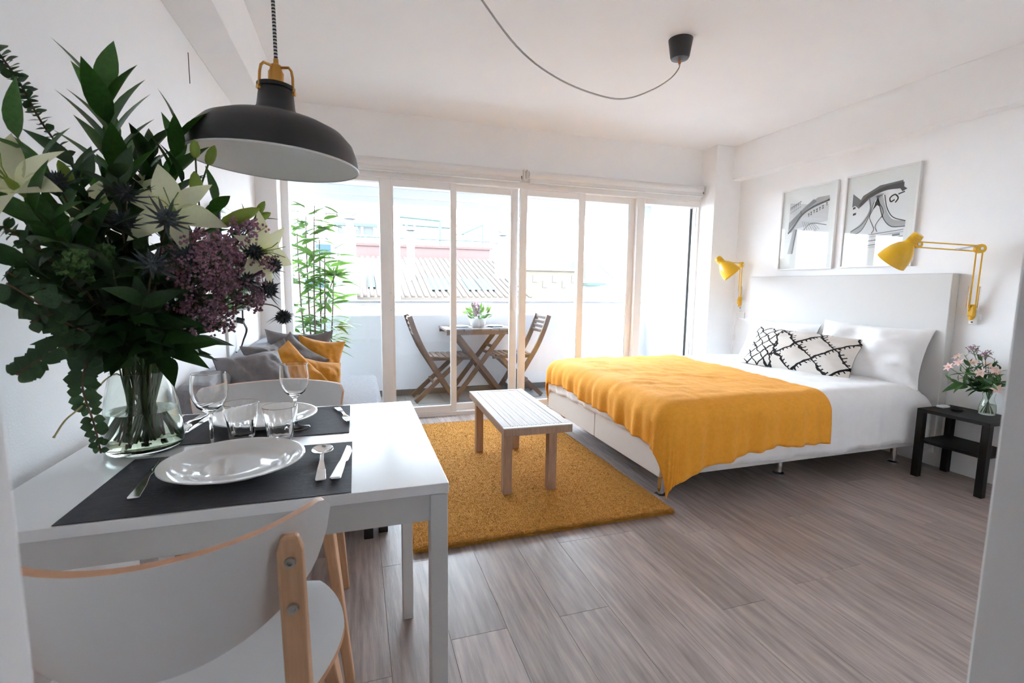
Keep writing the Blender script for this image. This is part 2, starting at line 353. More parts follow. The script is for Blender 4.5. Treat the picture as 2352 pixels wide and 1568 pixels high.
def ext(name, label, cat, base): return thing(name, label, cat, base)
# long tiled roof opposite
E0 = at(812, 686, Y=13); 
def hp(px, py, Y): return at(px, py, Y=Y)
b1 = ext('tiled_building', 'pale building opposite with a sloping clay tile roof and skylights', 'building', (2.2, 13, -6))
el, er, tr, tl = hp(815, 682, 13), hp(1225, 684, 13), hp(1160, 607, 17), hp(822, 585, 17)
er.z = el.z; tl.z = tr.z = (tl.z+tr.z)/2; tr.x = er.x; tl.x = el.x
MB().box(el.x, er.x, 13.15, 17.5, -6, el.z-.05).build('wall', ROOFW, b1)
MB().add([el, er, tr, tl, el-Vector((0,0,.1)), er-Vector((0,0,.1)), tr-Vector((0,0,.1)), tl-Vector((0,0,.1))], [(0,1,2,3),(7,6,5,4),(0,4,5,1),(1,5,6,2),(2,6,7,3),(3,7,4,0)]).build('roof', ROOFT, b1)
rowm = None; nrow = int((er.x-el.x)/.17)
for i in range(nrow):
    x = el.x+.085+i*(er.x-el.x)/nrow
    if rowm is None:
        dv = tl-el; OFFX = el.x
        rowm = MB().tube([(0, 0, .02), (0, dv.y*.33, dv.z*.33+.02), (0, dv.y*.66, dv.z*.66+.02), (0, dv.y, dv.z+.02)], .055, 7).mesh('tile_row', ROOFT, True)
    o = bpy.data.objects.new('tile_row', rowm); COL.objects.link(o); o.parent = b1; o.location = Vector((x, el.y, el.z))-OFF[b1.name]
def onroof(px, py):      # the point of the roof plane under a pixel
    d = at(px, py, Y=1.)-CAM; n = (er-el).cross(tl-el); s = (el-CAM).dot(n)/d.dot(n); return CAM+d*s
for (xa, xb, ya, yb) in ((985, 1012, 642, 668), (1018, 1038, 642, 668), (1076, 1104, 643, 668), (1108, 1138, 643, 668), (846, 862, 634, 662)):
    c0 = onroof(xa, yb); c1 = onroof(xb, yb); c2 = onroof(xb-6, ya); c2.x = c1.x; c3 = c0.copy(); c3.y = c2.y; c3.z = c2.z; up = Vector((0, -.3, .12))
    MB().add([c0+up*.3, c1+up*.3, c2+up*.3, c3+up*.3, c0, c1, c2, c3], [(0,1,2,3),(0,4,5,1),(1,5,6,2),(2,6,7,3),(3,7,4,0)]).build('skylight', SKYL, b1)
b2 = ext('rose_terrace', 'rose coloured roof terrace wall behind the clay tile roof', 'building', (3, 17.6, -4))
a0, a1 = hp(818, 585, 17.6), hp(1125, 612, 17.6); MB().box(a0.x, a1.x, 17.6, 18.4, -4, hp(900, 566, 17.6).z).build('wall', ROSE, b2)
MB().box(a0.x-.1, a1.x+.1, 17.55, 17.7, hp(900, 566, 17.6).z, hp(900, 560, 17.6).z).build('coping', M('rose_coping', (.08, .04, .036), .9), b2)
for q in range(9):
    x = a0.x+(a1.x-a0.x)*(q+.5)/9; MB().tube([(x, 17.62, hp(900, 562, 17.6).z), (x, 17.62, hp(900, 545, 17.6).z)], .02, 6).build('baluster', GREYM, b2)
zz = hp(900, 546, 17.6).z; MB().tube([(a0.x, 17.62, zz), (a1.x, 17.62, zz)], .03, 6).build('handrail', GREENM, b2)
pg = ext('roof_pergola', 'thin green steel pergola frame on the roof terrace opposite', 'pergola', (4, 19, 2))
def pole(p, q, r=.055, nm='pole', mat=GREENM, par=pg): MB().tube([p, q], r, 6).build(nm, mat, par)
pA, pB = hp(905, 496, 18.5), hp(1011, 507, 18.5); pC, pD = hp(1011, 570, 18.5), hp(925, 516, 21); pE = hp(1040, 524, 21)
pole(pA, pB); pole(pB, pC); pole(pD, pE); pole(pD, pA); pole(pB, pE, .035)
pF, pG, pH = hp(1060, 538, 18.5), hp(1109, 517, 18.5), hp(1109, 575, 18.5)
pole(pF, pG, .04); pole(pG, pH, .04); pole(hp(1040, 516, 18.5), pG, .02); pole(hp(1063, 553, 18.5), hp(1107, 542, 18.5), .02); pole(hp(1012, 535, 18.5), hp(1109, 542, 18.5), .02)
def chimney(px0, px1, ptop, pbot, Y, lab, cowl=True, mat=ROOFW):
    a = hp(px0, pbot, Y); b = hp(px1, pbot, Y); zt = hp((px0+px1)/2, ptop, Y).z
    c = ext('chimney', lab, 'chimney', ((a.x+b.x)/2, Y, a.z)); wd = b.x-a.x
    MB().box(a.x, b.x, Y-wd/2, Y+wd/2, a.z-.5, zt).build('stack', mat, c)
    if cowl:
        MB().box(a.x-.05, b.x+.05, Y-wd/2-.05, Y+wd/2+.05, zt, zt+.06).build('cap', ROOFW, c)
        cx = (a.x+b.x)/2
        MB().lathe([(.09, 0), (.09, .18), (.16, .2), (.16, .24), (.05, .3), (0, .3)], 10, (cx, Y, zt+.06)).build('cowl', GREYM, c)
        for s in (-1, 1): MB().tube([(cx, Y, zt+.3), (cx+s*.16, Y, zt+.42)], .03, 6).build('vane', GREYM, c)
chimney(795, 820, 528, 680, 12.7, 'tall white chimney with grey cowl left of the tile roof')
chimney(908, 920, 490, 682, 12.6, 'slim white chimney shaft rising beside the tile roof edge', False)
chimney(936, 952, 550, 628, 14.6, 'white chimney with a grey cowl standing on the clay tiles')
chimney(1140, 1168, 560, 645, 15, 'broad white chimney with a cowl at the right end of the tile roof')
b3 = ext('glazed_attic', 'white attic storey with a glazed green gallery on the opposite roofs', 'building', (1, 20, -4))
a0, a1 = hp(775, 600, 20), hp(862, 600, 20); zt = hp(820, 512, 20).z; z0 = hp(820, 557, 20).z
MB().box(a0.x, a1.x, 20, 23, -4, z0).build('wall', ROOFW, b3); MB().box(a0.x-.1, a1.x+.1, 19.9, 23, zt-.12, zt).build('roof', GREENM, b3)
for q in range(4):
    x = a0.x+(a1.x-a0.x)*q/3; MB().box(x-.05, x+.05, 20, 20.1, z0, zt-.1).build('post', ROOFW, b3)
    if q < 3: MB().box(x+.06, x+(a1.x-a0.x)/3-.06, 20.05, 20.08, z0+(zt-z0)*.4, zt-.15).build('window', M('attic_pane', (.03, .033, .035), .4), b3)
b4 = ext('white_house', 'tall white house with a flat roof and rose chimney to the left opposite', 'building', (-.6, 24, -4))
a0, a1 = hp(560, 600, 24), hp(768, 600, 24); zt = hp(720, 540, 24).z
MB().box(a0.x, a1.x, 24, 27, -4, zt).build('wall', ROOFW, b4)
q0, q1 = hp(750, 490, 24.2), hp(772, 490, 24.2); MB().box(q0.x, q1.x, 24.2, 25, zt-.5, q0.z).build('chimney', ROOFW, b4); MB().box(q0.x-.06, q1.x+.06, 24.1, 25.1, q0.z, q0.z+.12).build('chimney_cap', ROSE, b4)
for (u, v, p, q) in ((700, 745, 640, 660), (725, 760, 560, 585)): 
    wa, wb = hp(u, p, 23.96), hp(v, q, 23.96); MB().box(wa.x, wb.x, 23.96, 24.02, wb.z, wa.z).build('window', SKYL, b4)
b5 = ext('cream_house', 'cream house with several small windows on the far right roofs', 'building', (9, 26, -4))
a0, a1 = hp(1195, 600, 26), hp(1330, 600, 26); zt = hp(1260, 622, 26).z; MB().box(a0.x, a1.x, 26, 30, -4, zt).build('wall', CREAM, b5)
MB().box(a0.x-.1, a1.x+.1, 25.9, 30, zt, zt+.12).build('roof', ROOFT, b5)
for q in range(6):
    x = a0.x+(a1.x-a0.x)*(q+.5)/6; z = hp(1260, 640 if q % 2 else 652, 25.97).z
    MB().box(x-.14, x+.14, 25.97, 26.02, z-.2, z+.2).build('window', M('far_pane', (.05, .05, .048), .4), b5)
b6 = ext('mint_house', 'white far house with mint green awning and gable', 'building', (12, 30, -4))
a0, a1 = hp(1335, 600, 30), hp(1450, 600, 30); zt = hp(1390, 640, 30).z; MB().box(a0.x, a1.x, 30, 34, -6, zt).build('wall', ROOFW, b6)
q0, q1 = hp(1340, 652, 29.9), hp(1382, 652, 29.9); MB().box(q0.x, q1.x, 29.3, 30, q0.z-.08, q0.z+.08).build('awning', M('mint', (.03, .07, .055), .8), b6)
q0, q1 = hp(1312, 602, 29.9), hp(1345, 640, 29.9); MB().box(q0.x, q1.x, 29.9, 31, q1.z, q0.z).build('screen', M('mint_screen', (.05, .09, .08), .8), b6)
MB().bar(hp(1375, 608, 29.9), hp(1408, 638, 29.9), .1, .12).build('gable_trim', GREYM, b6)
b7 = ext('low_red_roof', 'low red tile roof just beyond the balcony rail', 'roof', (3.5, 10, -3))
a0, a1, a2, a3 = hp(1190, 722, 9), hp(1320, 722, 9), hp(1310, 700, 11), hp(1195, 700, 11)
MB().add([a0, a1, a2, a3], [(0, 1, 2, 3)]).build('slope', M('red_tile', (.085, .047, .038), .85, var=.1), b7, solid=.08)
for q in range(14):
    s = (q+.5)/14; MB().tube([a0.lerp(a1, s)+Vector((0, 0, .03)), a3.lerp(a2, s)+Vector((0, 0, .03))], .05, 6).build('tile_row', MATS['red_tile'], b7)
MB().box(a0.x, a1.x, 9.1, 11, -4, a0.z-.05).build('wall', ROOFW, b7)
struct('street_ground', MB().box(-60, 80, 5.4, 90, -9.2, -9), M('street', (.2, .2, .19), .9))
b8 = ext('street_facade', 'long pale plaster facade below the roofs across the street', 'building', (3, 14, -9))
MB().box(-14, 24, 12, 13.1, -9, hp(700, 690, 12).z-.15).build('wall', M('facade_peach', (.10, .08, .067), .9), b8)
# ------------------------------------------------------------------ bed
bed = thing('bed', 'double bed with white leatherette box base, tall white headboard and chrome legs', 'bed', (2.45, 2.78, 0))
BX0, BX1, BY0, BY1 = 1.466, 3.46, 2.03, 3.55
ymid = 2.75
MB().box(BX0, BX0+.03, BY0, ymid-.002, .147, .31).build('foot_panel', LEATH, bed, bevel=.006)
MB().box(BX0, BX0+.03, ymid+.002, BY1, .147, .31).build('foot_panel', LEATH, bed, bevel=.006)
MB().box(BX0+.03, BX1-.01, BY0, BY0+.03, .147, .31).build('side_rail', LEATH, bed, bevel=.006)
MB().box(BX0+.03, BX1-.01, BY1-.03, BY1, .147, .31).build('side_rail', LEATH, bed, bevel=.006)
MB().box(BX0+.03, BX1-.01, BY0+.03, BY1-.03, .15, .305).build('base', M('bed_base_fabric', (.12, .12, .12), .9), bed)
MB().box(BX0+.01, BX1-.02, BY0+.02, BY1-.02, .31, .50).build('mattress', LINEN, bed, bevel=.05, seg=4)
MB().box(BX1, BX1+.065, 1.99, 3.575, .10, 1.232).build('headboard', HEADB, bed, bevel=.006)
for (x, y) in ((1.555, 2.14), (2.44, 2.2), (3.34, 2.14), (1.555, 3.45), (2.44, 3.42), (3.34, 3.45)):
    g = MB().tube([(x, y, .012), (x, y, .15)], .019, 16).build('leg', CHROME, bed, smooth=True)
    MB().lathe([(0, 0), (.033, 0), (.033, .007), (.024, .014), (0, .014)], 18, (x, y, 0)).build('foot', CHROME, g, smooth=True)
def drape(x0, x1f, y0, y1, zt, rad, Lfront, Lfoot, Lback, nx, ny, nh, fold, seed, cornerk=1.):
    S = [-1+i/nh for i in range(nh)]+[i/nx for i in range(nx+1)]
    T = [-1+i/nh for i in range(nh)]+[i/ny for i in range(ny)]+[1+i/nh for i in range(nh+1)]
    m = MB(); vs = []
    for s in S:
        for t in T:
            tc = min(max(t, 0), 1); yt = y0+rad+(y1-y0-2*rad)*tc; sx = max(s, 0); x1 = x1f(yt)
            xs = x0+rad+(x1-x0-rad)*sx
            du = max(-s, 0)*Lfoot(yt); dv = (-t*Lfront(xs) if t < 0 else ((t-1)*Lback(xs) if t > 1 else 0)); sg = -1 if t < 0 else 1
            d = math.hypot(du, dv)
            z = zt(xs, yt); n = Vector((0, 0, 0)); out = dn = 0
            if d > 1e-6:
                if du > 0 and dv > 0: d *= cornerk
                n = Vector((-du, sg*dv, 0)).normalized()
                if d < rad*math.pi/2: out = rad*math.sin(d/rad); dn = rad*(1-math.cos(d/rad))
                else: out = rad; dn = rad+d-rad*math.pi/2
                al = xs*3.1*abs(n.y)+yt*3.1*abs(n.x)+math.atan2(du, dv)*.6
                k = min(1, dn/.18)
                out += (fold*.22 if du > 0 and dv > 0 else fold)*k*(math.sin(al*9+seed)+.6*math.sin(al*21+seed*2)+.5*nz(al*4, dn*6, seed))
                if du > 0 and dv > 0: w3 = math.sin(2*math.atan2(du, dv)); out += w3*k*(.012-.05*max(0, (dn-.24)/.28)**2 if fold > .008 else .012)
            vs.append((xs+n.x*out, yt+n.y*out, z-dn))
    NT = len(T); fs = [(i*NT+j, (i+1)*NT+j, (i+1)*NT+j+1, i*NT+j+1) for i in range(len(S)-1) for j in range(NT-1)]
    return m.add(vs, fs)
def ztop_duvet(x, y):
    e = max(0, (x-3.22)/.2); puff = .012*nz(x*3.1, y*3.4, 2)+.006*nz(x*9, y*8, 4)
    return .525+puff-.05*e*e+.008*math.cos((y-2.78)*1.9)
wr = lambda x, y: .012*nz(x*5, y*5, 9)
dv = drape(1.462, lambda y: 3.42, 2.005, 3.57, ztop_duvet, .10, lambda x: .40+.02*nz(x*4, 3, 1), lambda y: .275+.015*nz(y*5, 1, 1), lambda x: .36, 70, 56, 14, .006, 1.7)
dv = dv.build('duvet', LINEN, smooth=True, solid=.02, off=Vector((2.45, 2.78, .5)))
tag(dv, 'white linen duvet spread over the double bed', 'duvet')
def zt_throw(x, y):
    c = .004*nz(x*22, y*9, 5)+.003*nz(x*8, y*26, 7)
    for (cx, cy, a) in ((1.75, 3.2, .4), (2.1, 2.75, -.3), (2.2, 2.6, .1), (1.7, 2.5, .8)):
        r = math.hypot(x-cx, y-cy); c += .0035*math.sin((x-cx)*40*math.cos(a)+(y-cy)*55*math.sin(a+1))*math.exp(-r*r/.02)
    return ztop_duvet(x, y)+.02+c
tb = drape(1.432, lambda y: 2.525+.045*(y-2), 1.972, 3.59, zt_throw, .11,
           lambda x: lerp_tab([(1.4, .50), (1.54, .475), (1.66, .42), (1.86, .385), (2.18, .345), (2.53, .355)], x)+.006*nz(x*9, 0, 3),
           lambda y: lerp_tab([(2.0, .36), (2.1, .30), (2.25, .292), (2.5, .262), (2.84, .252), (3.25, .225), (3.45, .24), (3.6, .26)], y)+.008*nz(y*14, 0, 5),
           lambda x: .36, 70, 84, 22, .011, .4)
tb = tb.build('throw_blanket', THROW, smooth=True, solid=.006, off=Vector((1.98, 2.78, .5)))
tag(tb, 'saffron yellow gauze throw draped over the foot of the bed', 'blanket')

def pillow(name, mat, label, cat, loc, nrm, up, W, H, T, ear=.07, group=None, seed=0., wrinkle=.012, nu=26, uv=False, sag=0.):
    """W along the side axis, H along up, T full thickness, nrm the front face"""
    n = Vector(nrm).normalized(); u = Vector(up); sd = u.cross(n).normalized(); u = n.cross(sd).normalized(); c = Vector(loc)
    def pt(a, b, sgn):
        x = 2*a-1; y = 2*b-1
        px = W/2*x*(1-ear*(1-y*y)*abs(x)); py = H/2*y*(1-ear*(1-x*x)*abs(y))
        t = T/2*(max(0, (1-abs(x)**2.6))*max(0, (1-abs(y)**2.6)))**.62
        wv = wrinkle*(nz(x*2.2+seed, y*2.2, sgn+seed)+.5*nz(x*5, y*6+seed, seed)+.7*nz(math.atan2(y, x)*3.2, seed, 0)*(abs(x*y)))
        edge = (1-abs(x)**6)*(1-abs(y)**6)
        return c+sd*px+u*(py-sag*(1-x*x)*max(0, y))+n*(sgn*(t+.004)+wv*edge*1.6*sgn+.02*nz(x*1.3+seed, y*1.3, 3)*(1 if uv is False else .5))
    m = MB(); m.grid(lambda a, b: pt(a, b, 1), nu, nu); m.grid(lambda a, b: pt(a, b, -1), nu, nu, flip=True)
    if uv: m.uv = [(i/nu, j/nu) for _ in (0, 1) for i in range(nu+1) for j in range(nu+1)]
    o = m.build(name, mat, smooth=True, off=c-u*H/2)
    return tag(o, label, cat, group)
pillow('pillow', LINEN, 'plump white bed pillow leaning on the headboard, nearer the black bedside table', 'pillow', (3.335, 2.37, .70), (-.93, -.16, .32), (.33, .03, .95), .68, .40, .17, seed=1.3, wrinkle=.02)
pillow('pillow', LINEN, 'white bed pillow leaning on the headboard, nearer the window', 'pillow', (3.345, 3.13, .685), (-.93, 0, .32), (.33, 0, .95), .70, .36, .15, seed=4.1, wrinkle=.016)
# embroidered cushion: diamond lattice with little ticks, finer towards one end
def cushion_mat():
    m = M('embroidered_cotton', (.80, .76, .71), .9, bump=.2, bs=260); nt = m.node_tree; L = nt.links; b = nt.nodes['Principled BSDF']
    def N(t, **k):
        n = nt.nodes.new(t)
        for a, v in k.items(): setattr(n, a, v)
        return n
    def mth(op, a, c=None):
        n = N('ShaderNodeMath', operation=op)
        for i, v in enumerate((a, c)):
            if v is None: continue
            if isinstance(v, (int, float)): n.inputs[i].default_value = v
            else: L.new(v, n.inputs[i])
        return n.outputs[0]
    uvn = N('ShaderNodeUVMap'); sp = N('ShaderNodeSeparateXYZ'); L.new(uvn.outputs[0], sp.inputs[0])
    ns = N('ShaderNodeTexNoise'); ns.inputs['Scale'].default_value = 7; L.new(uvn.outputs[0], ns.inputs['Vector'])
    w_ = mth('MULTIPLY', mth('SUBTRACT', ns.outputs['Fac'], .5), .09)
    u = mth('ADD', sp.outputs[0], w_); v = mth('ADD', sp.outputs[1], w_)
    fine = mth('LESS_THAN', u, .30)
    def lattice(fu, fv, lw, ticks):
        a = mth('ADD', mth('MULTIPLY', u, fu), mth('MULTIPLY', v, fv)); c = mth('SUBTRACT', mth('MULTIPLY', u, fu), mth('MULTIPLY', v, fv))
        outs = []
        for p, q in ((a, c), (c, a)):
            d = mth('ABSOLUTE', mth('SUBTRACT', mth('FRACT', p), .5)); line = mth('LESS_THAN', d, lw); outs.append(line)
            if ticks:
                tk = mth('MULTIPLY', mth('LESS_THAN', d, lw*3.2), mth('LESS_THAN', mth('FRACT', mth('MULTIPLY', q, 6.)), .3)); outs.append(mth('MULTIPLY', tk, mth('GREATER_THAN', mth('FRACT', p), .5)))
        o = outs[0]
        for x in outs[1:]: o = mth('MAXIMUM', o, x)
        return o
    big = lattice(3.0, 1.7, .042, True); small = lattice(9, 4.2, .08, False)
    s1 = mth('MULTIPLY', big, mth('SUBTRACT', 1., fine)); s2 = mth('MULTIPLY', small, fine); seam = mth('LESS_THAN', mth('ABSOLUTE', mth('SUBTRACT', u, .30)), .008)
    tot = mth('MAXIMUM', mth('MAXIMUM', s1, s2), seam)
    mx = N('ShaderNodeMix', data_type='RGBA'); mx.inputs['A'].default_value = (.80, .76, .71, 1); mx.inputs['B'].default_value = (.012, .012, .014, 1)
    L.new(tot, mx.inputs['Factor']); L.new(mx.outputs['Result'], b.inputs['Base Color']); return m
pillow('patterned_cushion', cushion_mat(), 'long cream cushion with black embroidered diamond lattice lying against the bed pillows', 'cushion', (3.08, 2.68, .665), (-.78, -.28, .56), (.53, .12, .84), .74, .34, .17, ear=.05, seed=2.2, wrinkle=.01, nu=30, uv=True)

# ------------------------------------------------------------------ bedside table and its things
NX0, NX1, NY0, NY1, NZ = 3.215, 3.515, 1.60, 1.955, .42
ns = thing('bedside_table', 'small black wooden bedside table with a lower shelf', 'side table', (3.36, 1.78, 0))
MB().box(NX0, NX1, NY0, NY1, NZ-.02, NZ).build('top', BLACKW, ns, bevel=.002)
MB().box(NX0+.01, NX1-.01, NY0+.01, NY1-.01, .215, .232).build('shelf', BLACKW, ns, bevel=.002)
for x in (NX0, NX1-.036):
    for y in (NY0, NY1-.036): MB().box(x, x+.036, y, y+.036, 0, NZ-.02).build('leg', BLACKW, ns, bevel=.002)
t = thing('remote_control', 'small white remote control on the bedside table', 'remote', (3.38, 1.925, NZ)); 
MB().box(3.35, 3.41, 1.895, 1.94, NZ, NZ+.014).build('case', WPL, t, bevel=.006); MB().box(3.365, 3.375, 1.91, 1.92, NZ+.0135, NZ+.016).build('button', FRAMEW, t)
t = MB().lathe([(0, .0), (.026, 0), (.034, .016), (.031, .016), (.024, .004), (0, .004)], 24, (0, 0, 0)).build('trinket_dish', BLK, smooth=True); t.location = (3.36, 1.835, NZ); tag(t, 'small black dish on the bedside table', 'dish')

# ------------------------------------------------------------------ pictures above the bed
def picture(label, y0, y1, z0, z1, draw):
    p = thing('framed_picture', label, 'picture', (XR-.012, (y0+y1)/2, z0)); x = XR-.001
    f = .013
    MB().box(x-.022, x, y0, y0+f, z0, z1).box(x-.022, x, y1-f, y1, z0, z1).box(x-.022, x, y0+f, y1-f, z0, z0+f).box(x-.022, x, y0+f, y1-f, z1-f, z1).build('frame', FRAMEW, p, bevel=.002)
    MB().box(x-.008, x-.002, y0+f, y1-f, z0+f, z1-f).build('mount', PASSE, p)
    m = MB(); draw(m, x-.0085); m.build('print', PRINTS, p)
    MB().box(x-.0135, x-.012, y0+f, y1-f, z0+f, z1-f).build('glass', PICGLASS, p)
PRINTS = [M('print_%d' % i, (g, g, g*1.03), .8) for i, g in enumerate((.62, .45, .28, .14, .05, .015, .8))]
def P2(m, x, ya, yb, za, zb, lay, col, pts):
    """polygon in picture coordinates (0..1 left to right, 0..1 bottom to top)"""
    m.poly([(x-lay*.0003, ya+(yb-ya)*u, za+(zb-za)*v) for u, v in pts], col)
def stroke(m, x, ya, yb, za, zb, lay, col, pts, w):
    pts = [Vector(p) for p in pts]
    for i in range(len(pts)-1):
        a, b = pts[i], pts[i+1]; d = (b-a).normalized(); n = Vector((-d.y, d.x))*w/2; e = d*w*.2
        P2(m, x, ya, yb, za, zb, lay, col, [a-e+n, a-e-n, b+e-n, b+e+n])
def cubic(pts, n=5):
    return [(p.x, p.y) for p in catrom([Vector((a, b, 0)) for a, b in pts], n)]
def draw1(m, x):
    A = (m, x, 3.262, 2.905, 1.42, 1.852)
    P2(*A, 0, 6, [(0, 0), (1, 0), (1, 1), (0, 1)])
    P2(*A, 1, 0, [(0, .45), (.45, .5), (1, .55), (1, .85), (.5, .9), (0, .98)])
    P2(*A, 2, 1, [(0, .40), (.10, .42), (.35, .70), (.62, .86), (1, .93), (1, 1), (.72, 1), (.4, .86), (0, .60)])
    P2(*A, 3, 2, [(0, .46), (.36, .76), (.70, .93), (.62, .98), (.4, .86), (0, .60)])
    stroke(*A, 4, 3, cubic([(0, .40), (.12, .50), (.34, .72), (.62, .84), (1, .92)]), .035)
    stroke(*A, 4, 3, [(.34, .70), (.30, .80)], .02)
    P2(*A, 3, 1, [(.02, 0), (.17, 0), (.24, .45), (.14, .48)]); stroke(*A, 4, 3, [(.14, 0), (.22, .46)], .02)
    P2(*A, 3, 0, [(.66, 0), (.80, 0), (.74, .42), (.68, .44)])
    for k in range(7): stroke(*A, 5, 3 if k % 2 else 2, [(.36+k*.05, .60-.01*k), (.45+k*.06, .42)], .008)
    stroke(*A, 5, 3, cubic([(.40, .42), (.6, .54), (.98, .48)]), .012); stroke(*A, 5, 2, cubic([(.4, .40), (.7, .36), (.98, .34)]), .012)
    for k, (u, v) in enumerate([(.52, .70), (.58, .725), (.65, .75), (.72, .765), (.79, .785), (.86, .81), (.95, .85)]):   # lettering on the arch
        stroke(*A, 6, 4, [(u-.018, v+.02), (u+.018, v+.026)], .014); stroke(*A, 6, 4, [(u, v+.022), (u+.004, v-.028)], .014)
        if k % 2: stroke(*A, 6, 4, [(u-.018, v-.026), (u+.02, v-.02)], .012)
    for k in range(6):
        u = .03+k*.048; v = .84+k*.017; stroke(*A, 6, 4, [(u, v), (u, v+.05)], .012); stroke(*A, 6, 4, [(u, v+.05), (u+.028, v+.055)], .012)
        stroke(*A, 6, 3, [(u, v-.06), (u+.02, v-.03)], .01)
def draw2(m, x):
    A = (m, x, 2.715, 2.335, 1.42, 1.862)
    P2(*A, 0, 6, [(0, 0), (1, 0), (1, 1), (0, 1)])
    P2(*A, 1, 3, [(0, .92), (.16, .80), (.2, .86), (.5, .98), (.9, 1.0), (.9, .88), (.6, .92), (.35, .88), (.18, .74), (.14, .66), (.06, .72), (0, .70)])
    P2(*A, 2, 4, cubic([(.13, .73), (.3, .86), (.6, .95), (.92, .97)])+[(.92, .90), (.98, .86), (.9, .83)]+cubic([(.86, .88), (.6, .885), (.35, .81), (.16, .68)]))
    P2(*A, 2, 1, cubic([(.30, .80), (.34, .62), (.20, .42), (0, .30)])+cubic([(0, .22), (.22, .30), (.36, .52), (.42, .74), (.60, .84)])+[(.5, .86)])
    P2(*A, 2, 1, cubic([(.56, .84), (.62, .66), (.76, .44), (1, .38)])+cubic([(1, .30), (.76, .32), (.6, .48), (.5, .74), (.44, .82)]))
    for pts, w in (([(.33, .8), (.36, .6), (.22, .4), (.02, .3)], .012), ([(.42, .74), (.34, .5), (.22, .3), (.02, .22)], .012), ([(.6, .82), (.66, .62), (.78, .46), (1, .38)], .014), ([(.5, .74), (.6, .48), (.76, .32), (1, .3)], .012),
                   ([(.46, .72), (.4, .6), (.36, .5), (.42, .38), (.46, .3), (.42, .24)], .012), ([(.5, .72), (.58, .62), (.6, .52), (.52, .42), (.48, .34), (.52, .26)], .012), ([(.78, .72), (.72, .70), (.70, .76), (.78, .80), (.84, .74), (.8, .68)], .022), ([(.84, .80), (.94, .82)], .02)):
        stroke(*A, 4, 4, cubic(pts), w)
    P2(*A, 4, 5, [(.44, .72), (.48, .80), (.52, .72), (.54, .64), (.48, .68), (.42, .62)])
    for k, (v, c) in enumerate(((.22, 2), (.185, 1), (.12, 3), (.05, 3))):
        stroke(*A, 4, c, [(.02, v-.02), (.98, v+.035)], .012)
    for (u, v, wd, c) in ((.10, .02, .16, 2), (.12, .08, .14, 4), (.55, .06, .07, 3), (.55, .12, .07, 3), (.8, .10, .13, 3), (.8, .16, .13, 2), (.3, .0, .3, 0), (.02, .66, .05, 4), (.03, .56, .06, 4)):
        P2(*A, 5, c, [(u, v), (u+wd, v+.01), (u+wd, v+.045), (u, v+.035)])
picture('framed black and white photo of an arched canopy with lettering', 2.833, 3.343, 1.283, 1.956, draw1)
picture('framed black and white photo of an ornate scrolled iron bracket', 2.265, 2.772, 1.286, 1.96, draw2)

# ------------------------------------------------------------------ yellow wall lamps
def wall_lamp(label, base, j, h, axis):
    base, j, h, axis = Vector(base), Vector(j), Vector(h), Vector(axis).normalized()
    t = thing('wall_lamp', label, 'wall lamp', base, group=None)
    MB().box(base.x-.02, base.x, base.y-.02, base.y+.02, base.z-.06, base.z+.03).build('wall_bracket', WPL, t, bevel=.004)
    k = MB().lathe([(0, 0), (.005, 0), (.005, .003), (0, .003)], 10, (0, 0, 0), M4=Matrix.Rotation(R(-90), 4, 'Y')); k.v = [tuple(Vector(v)+Vector((base.x-.021, base.y, base.z-.045))) for v in k.v]; k.build('screw', GREYM, t)
    b0 = Vector((j.x, j.y, base.z-.01)); b0.x = base.x-.035; b0.y = base.y
    MB().tube([(base.x-.02, base.y, base.z-.01), b0+Vector((0, 0, -.02)), b0+Vector((0, 0, .03))], .012, 10).build('socket', YELP, t, smooth=True)
    MB().box(b0.x-.013, b0.x+.013, b0.y-.016, b0.y+.016, b0.z, b0.z+.07).build('lower_joint', YELP, t, bevel=.004)
    off = (h-j); off.z = 0; off = off.normalized()*.015
    for s in (-1, 1):
        MB().bar(b0+Vector((0, 0, .03))+off*s, j+off*s, .007, .007).build('lower_arm', YEL, t)
        MB().bar(j+Vector((0, 0, .016*s)), h+Vector((0, 0, .016*s)), .007, .007).build('upper_arm', YEL, t)
        MB().tube([b0+Vector((0, 0, .05))+off*s*1.8, (b0+(j-b0)*.45)+off*s*1.8], .005, 8).build('spring', CHROME, t)
    MB().tube([j+(h-j)*.02+Vector((0, 0, .016)), j+(h-j)*.38+Vector((0, 0, -.014))], .005, 8).build('spring', CHROME, t)
    sd = (h-j).cross(Vector((0, 0, 1))).normalized()
    for c in (j, h):
        MB().tube([c-sd*.014, c+sd*.014], .026 if c == j else .021, 16).build('joint_disc', YEL, t, smooth=True)
        MB().tube([c-sd*.021, c+sd*.021], .008, 10).build('joint_knob', CHROME, t, smooth=True)
    q = axis.to_track_quat('Z', 'Y').to_matrix().to_4x4()
    top = h+Vector((0, 0, .03))+(h-j).normalized()*.02
    m = MB().lathe([(0, -.035), (.026, -.034), (.031, -.02), (.031, .03), (.036, .04), (.05, .055), (.068, .085), (.08, .125), (.086, .17), (.083, .17), (.077, .125), (.065, .088), (.045, .06), (.0, .05)], 36, (0, 0, 0), M4=q)
    m.v = [tuple(Vector(v)+top) for v in m.v]; sh = m.build('shade', YEL, t, smooth=True)
    for i in range(4):
        c = top+axis*(-.012+i*.009); m = MB().lathe([(.0315, -.0015), (.033, 0), (.0315, .0015)], 28, (0, 0, 0), M4=q); m.v = [tuple(Vector(v)+c) for v in m.v]; m.build('rib', YELP, sh, smooth=True)
    m = MB().lathe([(0, .06), (.02, .07), (.03, .1), (.022, .125), (0, .132)], 16, (0, 0, 0), M4=q); m.v = [tuple(Vector(v)+top) for v in m.v]; m.build('bulb', M('opal_bulb', (.85, .84, .8), .3), t, smooth=True)
    return t
